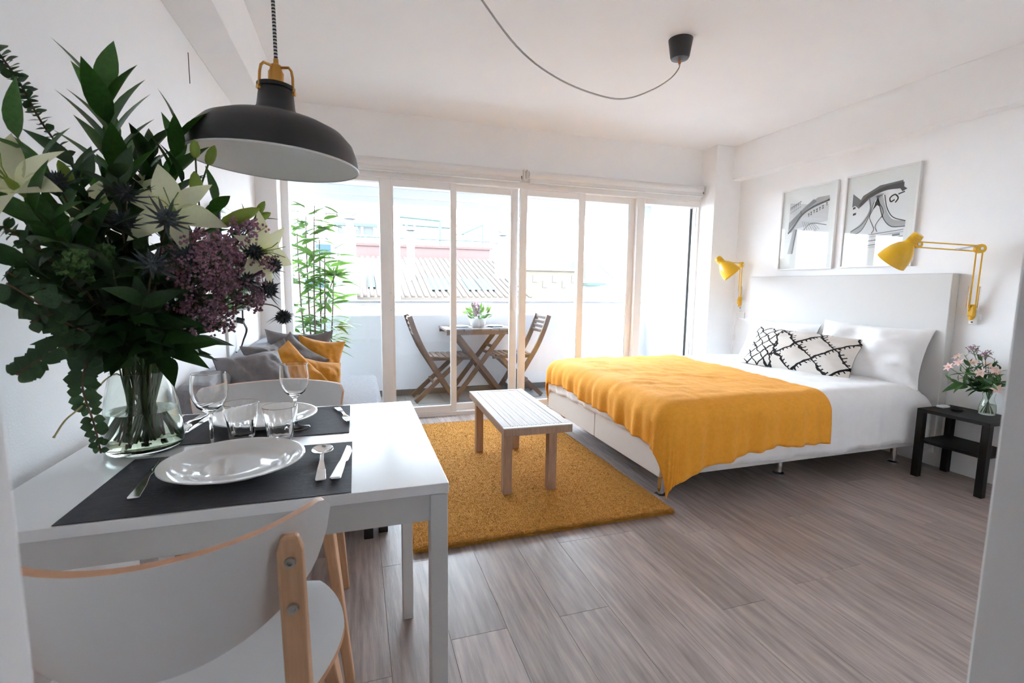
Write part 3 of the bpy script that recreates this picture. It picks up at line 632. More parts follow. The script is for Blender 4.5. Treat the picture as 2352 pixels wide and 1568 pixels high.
wall_lamp('yellow jointed wall lamp beside the black bedside table', (XR, 1.895, .985), (3.44, 1.862, 1.368), (3.185, 2.03, 1.395), (-.12, .50, -.62))
wall_lamp('yellow jointed wall lamp beside the window pilaster', (XR, 3.735, .985), (3.455, 3.70, 1.345), (3.17, 3.64, 1.345), (.38, -.42, -.62))
t = MB().box(XR-.012, XR, 1.862, 1.89, .95, .985).build('wall_socket', WPL, off=Vector((XR, 1.876, .95)), bevel=.003); tag(t, 'small white wall socket beside the foot of the yellow lamp', 'socket')
t = thing('lamp_cord', 'white lamp cord with an inline switch hanging behind the bed', 'cord', (XR-.008, 3.80, .6))
MB().tube(catrom([(XR-.008, 3.74, .92), (XR-.008, 3.79, .80), (XR-.008, 3.81, .66), (XR-.008, 3.81, .5), (XR-.008, 3.81, .3)]), .003, 6).build('cable', WPL, t); MB().box(XR-.016, XR-.004, 3.80, 3.82, .62, .68).build('switch', WPL, t, bevel=.003)
t = MB().box(XR-.012, XR, 3.69, 3.80, .84, .90).build('double_socket', WPL, off=Vector((XR, 3.74, .84)), bevel=.004); tag(t, 'white double socket on the bed wall below the lamp by the pilaster', 'socket')

# ------------------------------------------------------------------ rug and bench
RX0, RX1, RY0, RY1 = .205, 1.487, 1.93, 3.76
rug = thing('rug', 'mustard yellow wool pile rug under the bench', 'rug', ((RX0+RX1)/2, (RY0+RY1)/2, 0))
m = MB(); m.grid(lambda a, b: (RX0+(RX1-RX0)*a, RY0+(RY1-RY0)*b, .0225+.0015*nz(a*60, b*80, 1)-(.004 if min(a, b, 1-a, 1-b) < .001 else 0)), 110, 150); m.build('base', RUGM, rug, smooth=True)
MB().box(RX0, RX1, RY0, RY1, .001, .019).build('backing', RUGM, rug)
rnd = np.random.RandomState(3); NB = 90000
px_ = rnd.rand(NB); py_ = rnd.rand(NB)**1.25; ed = rnd.rand(NB) < .12; py_[ed] = rnd.rand(ed.sum())*.012-.002
bx = RX0+px_*(RX1-RX0); by = RY0+py_*(RY1-RY0); an = rnd.rand(NB)*6.283; hh = .003+.003*rnd.rand(NB); wdt = .0022
bz = np.where(ed, .003+rnd.rand(NB)*.019, .0212)
V = np.zeros((NB, 4, 3)); ca, sa = np.cos(an)*wdt, np.sin(an)*wdt
for k in range(3):
    aa = an+k*2.094; V[:, k, 0] = bx+np.cos(aa)*wdt; V[:, k, 1] = by+np.sin(aa)*wdt; V[:, k, 2] = bz
V[:, 3, 0] = bx+(rnd.rand(NB)-.5)*.008; V[:, 3, 1] = by+(rnd.rand(NB)-.5)*.008-np.where(ed, .006, 0); V[:, 3, 2] = bz+hh*np.where(ed, .6, 1)
V -= np.array(OFF[rug.name]); idx = np.arange(NB)[:, None]*4
F = np.concatenate([idx+np.array([0, 1, 3]), idx+np.array([1, 2, 3]), idx+np.array([2, 0, 3])])
me = bpy.data.meshes.new('pile'); me.from_pydata(V.reshape(-1, 3).tolist(), [], F.tolist()); me.materials.append(RUGM)
o = bpy.data.objects.new('pile', me); COL.objects.link(o); o.parent = rug; o['kind'] = 'stuff'
bn = thing('coffee_bench', 'low whitewashed wooden bench table standing on the mustard rug', 'bench', (.872, 2.63, .026), R(-1.6), local=True)
bw, bl, bt = .182, .437, .397
MB().box(-bw, bw, -bl, bl, bt-.042, bt-.004).build('top_core', BENCHL, bn, bevel=.002)
fr = .045
MB().box(-bw, bw, -bl, -bl+fr*.7, bt-.005, bt).build('end_board', BENCHE, bn, bevel=.0015); MB().box(-bw, bw, bl-fr*.7, bl, bt-.005, bt).build('end_board', BENCHE, bn, bevel=.0015)
for s in (-1, 1): MB().box(s*(bw-fr/2)-fr/2+.001, s*(bw-fr/2)+fr/2-.001, -bl+fr*.7+.002, bl-fr*.7-.002, bt-.005, bt).build('side_board', BENCHT, bn, bevel=.0015)
nb = 11; w0 = -bw+fr+.002; ww = (2*bw-2*fr-.004)/nb
for i in range(nb): MB().box(w0+i*ww+.0005, w0+(i+1)*ww-.0005, -bl+fr*.7+.006, bl-fr*.7-.006, bt-.006, bt-.001-.0006*(i % 2)).build('slat', BENCHT, bn, bevel=.001)
for i in range(nb): MB().box(w0+i*ww+.004, w0+i*ww+.009, -bl+fr*.7-.004, -bl+fr*.7+.004, bt-.002, bt+.0006).build('dowel', SKIRTM, bn)
for sx in (-1, 1):
    for (y0, y1) in ((-.315, -.265), (.365, .415)): 
        x = sx*.125; MB().box(x-.024, x+.024, y0, y1, 0, bt-.042).build('leg', BENCHL, bn, bevel=.003)
for y in (-.30, .38): MB().box(-.10, .10, y, y+.02, bt-.082, bt-.042).build('apron', BENCHL, bn, bevel=.002)
for sx in (-1, 1): MB().box(sx*.125-.012, sx*.125+.012, -.265, .365, bt-.07, bt-.042).build('stretcher', BENCHL, bn, bevel=.002)

# ------------------------------------------------------------------ sofa with its cushions
sf = thing('sofa', 'light grey fabric sofa along the wall by the window, on dark legs', 'sofa', (-.25, 2.95, 0))
MB().box(XL+.01, .13, 2.10, 3.82, .10, .24).build('base', M('sofa_base', (.05, .05, .052), .9), sf, bevel=.01)
MB().box(XL+.115, .14, 2.10, 3.83, .24, .43).build('seat', SOFA, sf, bevel=.035, seg=4)
MB().box(XL+.005, XL+.135, 2.05, 3.835, .10, .735).build('backrest', SOFA, sf, bevel=.03, seg=4)
for (x, y) in ((.03, 2.13), (.095, 2.17), (-.60, 2.15), (.09, 3.75), (-.60, 3.75)): MB().box(x-.02, x+.02, y-.02, y+.02, 0, .11).build('leg', DARKW, sf, bevel=.003)
MB().box(-.1, .135, 2.2, 2.26, .085, .125).build('rail', DARKW, sf)
pillow('sofa_cushion', GREYP, 'slumped dark grey velvet cushion at the front of the sofa heap', 'cushion', at(598, 904, Y=2.36), (.35, -.75, .6), (-.30, .45, .8), .28, .42, .18, seed=11, wrinkle=.022)
pillow('sofa_cushion', GREYP, 'grey cushion wedged against the sofa back behind the slumped one', 'cushion', at(636, 860, Y=2.88), (.5, -.6, .45), (-.35, .3, .9), .26, .40, .12, ear=.12, seed=12, wrinkle=.016)
pillow('sofa_cushion', MUSTP, 'mustard cushion leaning between two grey cushions on the sofa', 'cushion', at(668, 868, Y=2.74), (.35, -.75, .5), (-.66, .2, .72), .29, .35, .13, ear=.1, seed=13, wrinkle=.016)
pillow('sofa_cushion', MUSTP, 'mustard cushion lying low at the front edge of the sofa', 'cushion', at(727, 884, Y=2.88), (.45, -.8, .35), (.08, .35, .9), .28, .30, .15, ear=.06, seed=14, wrinkle=.014)
pillow('sofa_cushion', GREYP, 'grey cushion with a pointed corner standing amid the mustard ones', 'cushion', at(668, 842, Y=3.02), (.2, -.85, .45), (.62, .2, .75), .28, .34, .11, ear=.12, seed=15, wrinkle=.014)
pillow('sofa_cushion', MUSTP, 'large mustard cushion standing upright behind the low one', 'cushion', at(733, 840, Y=3.16), (.3, -.9, .3), (.14, .3, .95), .28, .36, .15, ear=.13, seed=16, wrinkle=.016)
pillow('sofa_cushion', GREYP, 'dark grey cushion at the back of the heap by the window', 'cushion', at(686, 832, Y=3.42), (.05, -.95, .3), (0.03, .3, .95), .42, .44, .14, ear=.16, seed=17, wrinkle=.014)

# ------------------------------------------------------------------ television, plug and conduit on the left wall
tv = thing('television', 'flat black television on the wall above the sofa', 'television', (XL+.02, 3.11, .965))
MB().box(XL+.004, XL+.022, 2.95, 3.3, 1.05, 1.3).build('wall_mount', BLK, tv); MB().box(XL+.02, XL+.05, 2.66, 3.56, .965, 1.49).build('body', BLK, tv, bevel=.004)
MB().box(XL+.05, XL+.0515, 2.668, 3.552, .977, 1.482).build('screen', SCREENM, tv)
t = thing('power_cable', 'black plug and dangling cable on the wall under the television', 'cable', (XL+.02, 3.09, .9))
tag(MB().box(XL, XL+.01, 3.03, 3.12, .87, .95).build('wall_socket', WPL, bevel=.003, off=Vector((XL, 3.07, .87))), 'white wall socket holding the black plug under the television', 'socket'); MB().tube([(XL+.008, 3.08, .91), (XL+.045, 3.08, .90)], .017, 10).build('plug', BLK, t, smooth=True)
for k in (0, 1): MB().tube(catrom([(XL+.04, 3.08, .965), (XL+.04, 3.08+.01*k, .90), (XL+.05, 3.10+.02*k, .85), (XL+.03, 3.11+.012*k, .79), (XL+.02, 3.08, .745), (XL+.015, 3.0, .735)]), .004, 6).build('cord', BLK, t)
t = MB().box(XL, XL+.012, 2.86, 2.875, .72, .95).build('cable_conduit', WPL, off=Vector((XL, 2.87, .72)), bevel=.002); tag(t, 'thin white cable conduit running down the wall to the sofa', 'conduit')
sa, sb = at(431, 120, X=XL), at(432, 187, X=XL); t = MB().box(XL-.001, XL+.0015, sa.y, sa.y+.006, sb.z, sa.z).build('wall_hatch_seam', GREYM, off=Vector((XL, sa.y, sb.z))); tag(t, 'thin dark vertical seam high on the white left wall', 'seam')
# ------------------------------------------------------------------ dining table
TX0, TX1, TY0, TY1, TZ = -.60, .163, .885, 1.573, .742
tb = thing('dining_table', 'white square dining table with slim steel legs', 'table', ((TX0+TX1)/2, (TY0+TY1)/2, 0))
MB().box(TX0, TX1, TY0, TY1, TZ-.02, TZ).build('top', TABLEW, tb, bevel=.0012)
lg = .034
for x in (TX0+.002, TX1-lg-.002):
    for y in (TY0+.002, TY1-lg-.002): MB().box(x, x+lg, y, y+lg, 0, TZ-.0225).build('leg', TABLEF, tb, bevel=.002)
for y in (TY0+.006, TY1-.03): MB().box(TX0+lg, TX1-lg, y, y+.024, TZ-.075, TZ-.02).build('apron', TABLEF, tb, bevel=.001)
for x in (TX0+.006, TX1-.03): MB().box(x, x+.024, TY0+lg, TY1-lg, TZ-.075, TZ-.02).build('apron', TABLEF, tb, bevel=.001)

# ------------------------------------------------------------------ dining chairs: bent ply seat and back on tapered birch legs
def ply_sheet(front, thick_dir, nu, nv, th, name, parent):
    """front(a,b)->point; both faces lacquered, edge birch"""
    m = MB(); A = [[Vector(front(i/nu, j/nv)) for j in range(nv+1)] for i in range(nu+1)]; D = [[Vector(thick_dir(i/nu, j/nv))*th for j in range(nv+1)] for i in range(nu+1)]
    k = (nu+1)*(nv+1); vs = [A[i][j] for i in range(nu+1) for j in range(nv+1)]+[A[i][j]+D[i][j] for i in range(nu+1) for j in range(nv+1)]
    q = lambda i, j: i*(nv+1)+j
    f1 = [(q(i, j), q(i+1, j), q(i+1, j+1), q(i, j+1)) for i in range(nu) for j in range(nv)]; f2 = [tuple(k+v for v in f[::-1]) for f in f1]
    rim = [q(i, 0) for i in range(nu+1)]+[q(nu, j) for j in range(1, nv+1)]+[q(i, nv) for i in range(nu-1, -1, -1)]+[q(0, j) for j in range(nv-1, 0, -1)]
    f3 = [(rim[i], k+rim[i], k+rim[(i+1) % len(rim)], rim[(i+1) % len(rim)]) for i in range(len(rim))]
    m.add(vs, f1+f2, 0); m.f += f3; m.mi += [1]*len(f3)
    o = m.build(name, [CHAIRW, BIRCHEDGE], parent, smooth=True); return o
def make_chair():
    c = thing('dining_chair', 'x', 'chair', (0, 0, 0), group=None, local=True)
    HW = .215
    def seatp(a, b):
        x = 2*a-1; y = 2*b-1      # squircle to rounded seat
        u, v = x*math.sqrt(1-y*y*.42), y*math.sqrt(1-x*x*.42)
        wd = .225-.02*(v < 0)*(-v)
        return (u*wd*1.03, .03+v*.225, .455-.012*math.exp(-((u)**2+(v+.2)**2)*2.2)-.02*max(0, v-.75)/.25)
    ply_sheet(seatp, lambda a, b: (0, 0, -1), 22, 22, .012, 'seat', c)
    def backp(a, b):
        u = 2*a-1; th = u*R(56); y = -.235+.155*(1-math.cos(th))/(1-math.cos(R(56))); x = HW*math.sin(th)/math.sin(R(56))
        ztop = .790-.004*(1-u*u)-.022*max(0, (abs(u)-.9)/.1)**2
        zbot = .612+.085*abs(u)**2.2+.03*max(0, (abs(u)-.82)/.18)**2
        z = zbot+(ztop-zbot)*b
        return (x*(1-.03*(1-b)), y-(z-.70)*.22, z)
    def backn(a, b):
        u = 2*a-1; th = u*R(56); return (math.sin(th)*.6, -1, 0)
    ply_sheet(backp, lambda a, b: Vector(backn(a, b)).normalized(), 40, 10, .0145, 'backrest', c)
    for s in (-1, 1):
        # rear leg carries the backrest, front leg is a tapered wedge
        p0 = Vector((s*.205, -.225, 0)); p1 = Vector((s*.176, -.172, .45)); p2 = Vector((s*.172, -.196, .770))
        m = MB(); yv = Vector((0, 1, 0))
        def sec(p, w, d): return [p+Vector((sx*w/2, sy*d/2, 0)) for sx, sy in ((-1,-1),(1,-1),(1,1),(-1,1))]
        vs = sec(p0, .026, .030)+sec(p1, .032, .058)+sec(p2+Vector((0, 0, -.02)), .034, .022)+sec(p2, .022, .014)
        fs = [(3, 2, 1, 0), (12, 13, 14, 15)]+[(i*4+k, i*4+(k+1) % 4, i*4+4+(k+1) % 4, i*4+4+k) for i in range(3) for k in range(4)]
        m.add(vs, fs); l = m.build('rear_leg', BIRCH, c, bevel=.004)
        for zz in (.665, .735):
            t_ = (zz-.45)/(.770-.45); pp = p1.lerp(p2, t_); yy = -.5*(.058+(.022-.058)*t_)
            k = MB().lathe([(0, 0), (.008, 0), (.007, .004), (.004, .004), (.003, .002), (0, .002)], 14, (0, 0, 0), M4=Matrix.Rotation(R(90), 4, 'X')); k.v = [tuple(Vector(v)+Vector((pp.x, pp.y+yy-.0005, zz))) for v in k.v]; k.build('screw', SCREW, l, smooth=True)
        vs = sec(Vector((s*.225, .225, 0)), .026, .03)+sec(Vector((s*.175, .15, .43)), .03, .085)
        MB().add(vs, [(3, 2, 1, 0), (4, 5, 6, 7)]+[(k, (k+1) % 4, 4+(k+1) % 4, 4+k) for k in range(4)]).build('front_leg', BIRCH, c, bevel=.004)
        MB().bar((s*.172, -.17, .405), (s*.172, .15, .405), .02, .05).build('side_rail', BIRCH, c, bevel=.003)
    MB().bar((-.16, .13, .41), (.16, .13, .41), .02, .045).build('cross_rail', BIRCH, c, bevel=.003); MB().bar((-.155, -.16, .41), (.155, -.16, .41), .02, .045).build('cross_rail', BIRCH, c, bevel=.003)
    return c
ch = make_chair(); ch.location = (-.268, .90, 0); ch['label'] = 'white ply dining chair with birch legs, its back turned to the doorway'
c2 = copy_tree(ch); c2.location = (-.265, 1.555, 0); c2.rotation_euler.z = R(180); c2['label'] = 'white ply dining chair with birch legs on the sofa side of the table'

# ------------------------------------------------------------------ place settings
def flat(name, label, cat, x0, x1, y0, y1, z, th, mat):
    o = MB().grid(lambda a, b: (x0+(x1-x0)*a, y0+(y1-y0)*b, z+th+.0012*max(0, nz(a*3, b*3, 4))*((abs(b-.02) < .1)*1.0)), 24, 16).build(name, mat, solid=th*.9, off=Vector(((x0+x1)/2, (y0+y1)/2, z)))
    return tag(o, label, cat)
flat('placemat', 'charcoal woven placemat at the doorway side of the table', 'placemat', -.455, -.016, .888, 1.186, TZ, .0015, MATB)
flat('placemat', 'charcoal woven placemat at the sofa side of the table', 'placemat', -.47, -.024, 1.266, 1.555, TZ, .0015, MATB)
ZM = TZ+.003
PLATE = [(0, .004), (.05, .004), (.078, .005), (.082, .009), (.128, .021), (.131, .0225), (.1305, .0245), (.126, .0245), (.084, .0135), (.078, .0095), (.05, .0085), (0, .0085)]
for (x, y, lab) in ((-.24, 1.065, 'white dinner plate on the placemat nearest the doorway'), (-.24, 1.415, 'white dinner plate behind the tumblers on the sofa side placemat')):
    o = MB().lathe([(0, .0)] + [(.075, 0)] + PLATE[2:], 72, (0, 0, 0)).build('dinner_plate', CERAM, smooth=True); o.location = (x, y, ZM); tag(o, lab, 'plate')
def fork(label, loc, rz):
    t = thing('fork', label, 'fork', loc, rz, local=True)
    MB().ribbon([(0, 0, .002), (0, .004, .0025), (0, .05, .004), (0, .09, .008), (0, .118, .007), (0, .13, .004)], [.016, .019, .015, .007, .008, .02], .0022).build('handle', STEEL, t, bevel=.0007)
    m = MB()
    for k in range(4):
        x = -.0078+k*.0052; m.ribbon([(x, .13, .004), (x, .15, .003), (x, .175, .005), (x, .19, .008)], [.0045, .0034, .003, .0018], .0018)
    m.ribbon([(0, .126, .0045), (0, .142, .0032)], [.018, .021], .0018); m.build('tines', STEEL, t); return t
def spoon(label, loc, rz):
    t = thing('spoon', label, 'spoon', loc, rz, local=True)
    MB().ribbon([(0, 0, .003), (0, .004, .0035), (0, .05, .005), (0, .09, .011), (0, .128, .013)], [.017, .020, .016, .008, .007], .0024).build('handle', STEEL, t, bevel=.0007)
    m = MB(); m.grid(lambda a, b: (.0225*math.cos(b*2*math.pi)*a*(1-.12*math.sin(b*2*math.pi)*a), .159+.033*math.sin(b*2*math.pi)*a, .0135-.0095*(1-a*a)), 8, 28); m.build('bowl', STEEL, t, smooth=True, solid=.0012); return t
def knife(label, loc, rz):
    t = thing('table_knife', label, 'knife', loc, rz, local=True)
    MB().ribbon([(0, 0, .005), (0, .003, .0055), (0, .05, .005), (0, .095, .0045)], [.017, .021, .018, .013], .0065).build('handle', STEEL, t, bevel=.002)
    MB().add([(-.006, .095, .003), (.006, .095, .003), (.010, .105, .003), (.010, .165, .003), (.002, .198, .003), (-.006, .20, .003), (-.006, .095, .0048), (.006, .095, .0048), (.010, .105, .0035), (.010, .165, .0035), (.002, .198, .0035), (-.006, .20, .0048)],
             [(5, 4, 3, 2, 1, 0), (6, 7, 8, 9, 10, 11)]+[(i, (i+1) % 6, 6+(i+1) % 6, 6+i) for i in range(6)]).build('blade', STEEL, t); return t
fork('steel fork left of the plate nearest the doorway', (-.375, .958, ZM), R(5))
spoon('steel spoon beside the knife on the placemat nearest the doorway', (-.072, .948, ZM), R(2))
knife('steel table knife at the edge of the placemat nearest the doorway', (-.046, .942, ZM), R(-7))
fork('steel fork on the sofa side placemat, tines towards the doorway', (-.062, 1.525, ZM), R(192))
knife('steel table knife on the sofa side placemat beside the vase', (-.385, 1.53, ZM), R(172))
spoon('steel spoon on the sofa side placemat beside the vase', (-.415, 1.53, ZM), R(176))
def wine(label, x, y, s=1.):
    pr = [(0, 0), (.033, 0), (.0345, .0012), (.033, .0024), (.012, .005), (.0045, .012), (.0036, .03), (.0036, .072), (.006, .082), (.014, .088), (.026, .099), (.034, .116), (.0365, .136), (.035, .160), (.0335, .172),
          (.0325, .1725), (.0338, .160), (.0352, .136), (.0328, .117), (.025, .1015), (.0135, .0915), (.004, .089), (0, .089)]
    o = MB().lathe([(r*s, z*s) for r, z in pr], 48, (0, 0, 0)).build('wine_glass', GLASS, smooth=True); o.location = (x, y, TZ+.0006); tag(o, label, 'glass'); return o
wine('wine glass standing between the vase and the front plate', -.318, 1.218, 1.02); wine('wine glass standing in front of the mustard cushions', -.156, 1.338, .98).location.z += .0025
def tumbler(label, x, y, z=TZ):
    def mod(a, i, zz):
        k = max(0., min(1., (.058-zz)/.02))
        return 1-.055*k*abs(math.cos(a*5))**1.5 if i in OUT else 1
    pr = [(0, 0), (.024, 0), (.027, .003), (.0285, .015), (.0310, .035), (.0335, .050), (.0365, .060), (.0385, .075), (.0395, .088), (.0385, .0888), (.0372, .075), (.0350, .060), (.0318, .045), (.0285, .025), (.0265, .016), (.02, .012), (0, .0115)]
    global OUT; OUT = set(range(1, 8))
    o = MB().lathe(pr, 60, (0, 0, 0), mod).build('tumbler', GLASS, smooth=True); o.location = (x, y, z+.0006); tag(o, label, 'tumbler')
tumbler('faceted tumbler beside the wine glass on the sofa side placemat', -.268, 1.272, TZ+.0035); tumbler('faceted tumbler standing behind the front plate', -.178, 1.232)

# ------------------------------------------------------------------ pendant lamp and its ceiling cup
PL = Vector((-.172, 1.30, 1.40))
pen = thing('pendant_lamp', 'matt black metal pendant lamp with brass fitting over the dining table', 'pendant lamp', PL)
rot = Matrix.Rotation(R(2.0), 4, 'Y') @ Matrix.Rotation(R(0), 4, 'X')
def rl(prof, n=64, mod=None):
    m = MB().lathe(prof, n, (0, 0, 0), mod, M4=rot); m.v = [tuple(Vector(v)+PL) for v in m.v]; return m
prof = [(.186, .0), (.1855, .008), (.181, .03), (.171, .055), (.150, .077), (.118, .092), (.085, .101), (.060, .108), (.047, .117), (.0415, .128), (.039, .150), (.037, .168)]
rl(prof).build('shade', SHADEB, pen, smooth=True)
rl([(r-.0018 if r > .06 else r-.003, z-.001 if z > 0 else z) for r, z in prof]).build('shade_lining', SHADEW, pen, smooth=True)
rl([(.1838, -.0015), (.187, -.0015), (.1875, .002), (.186, .003)]).build('rim', SHADEW, pen, smooth=True)
rl([(.0385, .166), (.0415, .168), (.0415, .176), (.036, .178), (0, .178)], 32).build('collar', BLK, pen, smooth=True)
rl([(.017, .176), (.017, .206), (.014, .210), (.012, .222), (.006, .226), (.0055, .236), (0, .236)], 24).build('lamp_holder', BRASS, pen, smooth=True)
RP = lambda v: PL+(rot @ Vector(v))
for k in range(3):
    a = R(100+120*k); ca, sa = math.cos(a), math.sin(a)
    MB().tube([RP((ca*r, sa*r, z)) for r, z in ((.012, .218), (.030, .218), (.0365, .210), (.0395, .195), (.0405, .165))], .0032, 8).build('bracket', BRASS, pen, smooth=True)
    MB().tube([RP((ca*.040, sa*.040, .160)), RP((ca*.046, sa*.046, .160))], .005, 8).build('thumbscrew', BRASS, pen, smooth=True)
lens_b = rl([(0, .06), (.028, .07), (.036, .10), (.02, .13), (0, .135)], 20).build('bulb', MATS['opal_bulb'], pen, smooth=True)
for k in range(7):
    a = R(-16+k*4.6); p0 = RP((math.cos(a-.6)*.176, math.sin(a-.6)*.176, .030)); p1 = RP((math.cos(a-.6)*.1735, math.sin(a-.6)*.1735, .040))
    MB().bar(p0, p1, .006 if k % 2 else .004, .0008, up=(math.cos(a-.6), math.sin(a-.6), 0)).build('lettering', BLK, pen)
def corded(name):
    m = M(name, (.3, .3, .3), .8); nt = m.node_tree; tc = nt.nodes.new('ShaderNodeTexCoord'); wv = nt.nodes.new('ShaderNodeTexWave'); wv.bands_direction = 'Z'; wv.inputs['Scale'].default_value = 42; wv.inputs['Distortion'].default_value = 1.5
    cr = nt.nodes.new('ShaderNodeValToRGB'); cr.color_ramp.interpolation = 'CONSTANT'; cr.color_ramp.elements[1].position = .5; cr.color_ramp.elements[0].color = (.02, .02, .02, 1); cr.color_ramp.elements[1].color = (.55, .55, .53, 1)
    nt.links.new(tc.outputs['Object'], wv.inputs[0]); nt.links.new(wv.outputs[1], cr.inputs[0]); nt.links.new(cr.outputs[0], nt.nodes['Principled BSDF'].inputs[0]); return m
p0 = RP((0, 0, .234)); MB().tube([p0, p0+Vector((-.002, 0, .2)), Vector((p0.x-.008, p0.y, ZC))], .0042, 10).build('cord', corded('braided_cord'), pen)
cup = thing('ceiling_cup', 'black ceiling cup with a long pale cord swagged across the ceiling', 'ceiling cup', (1.70, 2.36, ZC))
MB().lathe([(0, -.105), (.010, -.105), (.045, -.098), (.05, -.088), (.064, 0), (0, 0)], 36, (1.70, 2.36, ZC)).build('cup', BLK, cup, smooth=True)
MB().lathe([(0, -.125), (.007, -.125), (.008, -.104), (0, -.104)], 14, (1.70, 2.36, ZC)).build('cord_grip', M('copper', srgb(190, 120, 80), .3, 1), cup, smooth=True)
MB().tube(catrom([(1.70, 2.36, ZC-.12), (1.692, 2.354, 2.30), (1.614, 2.312, 2.223), (1.452, 2.222, 2.114), (1.233, 2.101, 2.001), (1.041, 1.994, 1.951), (.795, 1.858, 1.930), (.591, 1.745, 1.956), (.416, 1.648, 2.049), (.2, 1.528, 2.21), (0.0, 1.417, 2.40), (-.04, 1.395, ZC)], 6), .0036, 8).build('cord', CORDW, cup, smooth=True)

# ------------------------------------------------------------------ plants: shared leaf meshes
def leaf_mesh(name, mat, L=1., W=.3, curl=.15, fold=.12, n=7, pw=.8, tipw=1.6):
    vs = []; 
    for i in range(n+1):
        t = i/n; w_ = W/2*(math.sin(math.pi*t**pw)**.9 if 0 < t < 1 else .0); w_ *= (1-.25*t**tipw)
        z = -curl*t*t*L
        vs += [(-w_, t*L, z+fold*w_), (0, t*L, z), (w_, t*L, z+fold*w_)]
    fs = [(i*3+k, i*3+k+1, i*3+3+k+1, i*3+3+k) for i in range(n) for k in (0, 1)]
    return MB().add(vs, fs).mesh(name, mat, True)
LF = leaf_mesh('leaf', LEAF, 1, .34, .2, .3); LFD = leaf_mesh('leaf', LEAFD, 1, .40, .25, .3); LFL = leaf_mesh('leaf', LEAFL, 1, .30, .12, .4)
EU = leaf_mesh('leaf', EUCA, 1, .95, .1, .15, pw=1.0); EUN = leaf_mesh('leaf', EUCA, 1, .6, .1, .2)
BL = leaf_mesh('leaf', BAMB, 1, .13, .28, .3, pw=.7); PT = leaf_mesh('petal', PETAL, 1, .50, .48, .35, n=9, pw=.95); PK = leaf_mesh('petal', PINK, 1, .55, .35, .3); SP_ = leaf_mesh('bract', THIS, 1, .12, -.1, .3, n=3)
def frame_of(d):
    d = d.normalized(); x = d.cross(Vector((0, 0, 1)));
    if x.length < .05: x = Vector((1, 0, 0))
    x.normalize(); return x, x.cross(d)
def rv(s=1.): return Vector((random.uniform(-s, s), random.uniform(-s, s), random.uniform(-s, s)))
VC = Vector((-.463, 1.262, TZ))        # the big vase
def stem_path(tip, bend=.25, n=12, ang=None):
    a = random.uniform(0, 6.28) if ang is None else ang
    tip = Vector(tip); h = Vector((tip.x-VC.x, tip.y-VC.y, 0)); hd = h.normalized() if h.length > .01 else Vector((1, 0, 0))
    base = VC+Vector((-hd.x*.03+math.cos(a)*.030, -hd.y*.03+math.sin(a)*.030, .022)); mouth = VC+Vector((hd.x*.026+math.cos(a)*.018, hd.y*.026+math.sin(a)*.018, .178))
    mid = mouth.lerp(tip, .45)+Vector((-h.x*bend, -h.y*bend, abs(h.length)*bend*.6))
    return [base, base.lerp(mouth, .5)]+bez(mouth, mid, tip, n)
def clampx(p): p = Vector(p); p.x = max(p.x, XL+.02); return p
GF = 'stems in the big table bouquet'
def foliage(tip, label, leafm=LF, n=12, L=(.07, .11), start=.35, mat=STEMM, r=.0022, open_=.75, name='foliage_stem', bend=.25, end=1.0):
    P = [clampx(p) for p in stem_path(tip, bend)]; t = thing(name, label, 'foliage', P[0], group=GF)
    MB().tube(P, [r]*(len(P)-4)+[r*.8, r*.7, r*.6, r*.5], 6).build('stem', mat, t, smooth=True)
    up = P[2:]; M_ = len(up)-1
    for k in range(n):
        s = start+(end-start)*(k+.5)/n; f = s*M_; i = min(int(f), M_-1); p = up[i].lerp(up[i+1], f-i); d = (up[i+1]-up[i]).normalized(); x, y = frame_of(d)
        a = k*2.4+random.uniform(-.4, .4); o = x*math.cos(a)+y*math.sin(a); op = open_*(1.1-.55*s)
        dr = (d*(1-op)+o*op+Vector((0, 0, .12))).normalized(); ln = random.uniform(*L)*(1.05-.25*s)
        if (p+dr*ln).x < XL+.012: dr.x = abs(dr.x)*.2
        place(leafm, 'leaf', t, p, dr, (d-o*.2)+rv(.25), ln)
    return t, P
def euc(P, label, r0=.02, r1=.012, n=18, mesh=EU, start=.25, pair=True, face=False):
    P = [clampx(p) for p in P]; t = thing('eucalyptus_branch', label, 'foliage', P[0], group=GF); MB().tube(P, .0018, 6).build('stem', STEMB, t, smooth=True)
    M_ = len(P)-1
    for k in range(n):
        s = start+(1-start)*(k+.4)/n; f = s*M_; i = min(int(f), M_-1); p = P[i].lerp(P[i+1], f-i); d = (P[i+1]-P[i]).normalized(); x, y = frame_of(d); a = k*1.57+random.uniform(-.3, .3)
        for sg in ((1, -1) if pair else (1,)):
            o = (x*math.cos(a)+y*math.sin(a))*sg; ln = (r0+(r1-r0)*s)*random.uniform(.85, 1.15)
            if face: nf = Vector((.1, -1, .25))+rv(.45); o = (d.cross(nf).normalized()*sg+d*.15+rv(.2)).normalized()
            if (p+o*ln).x < XL+.008: continue
            if face: place(mesh, 'leaf', t, p, o, nf, ln); continue
            place(mesh, 'leaf', t, p, (o+d*.25), d+rv(.8), ln)
    return t
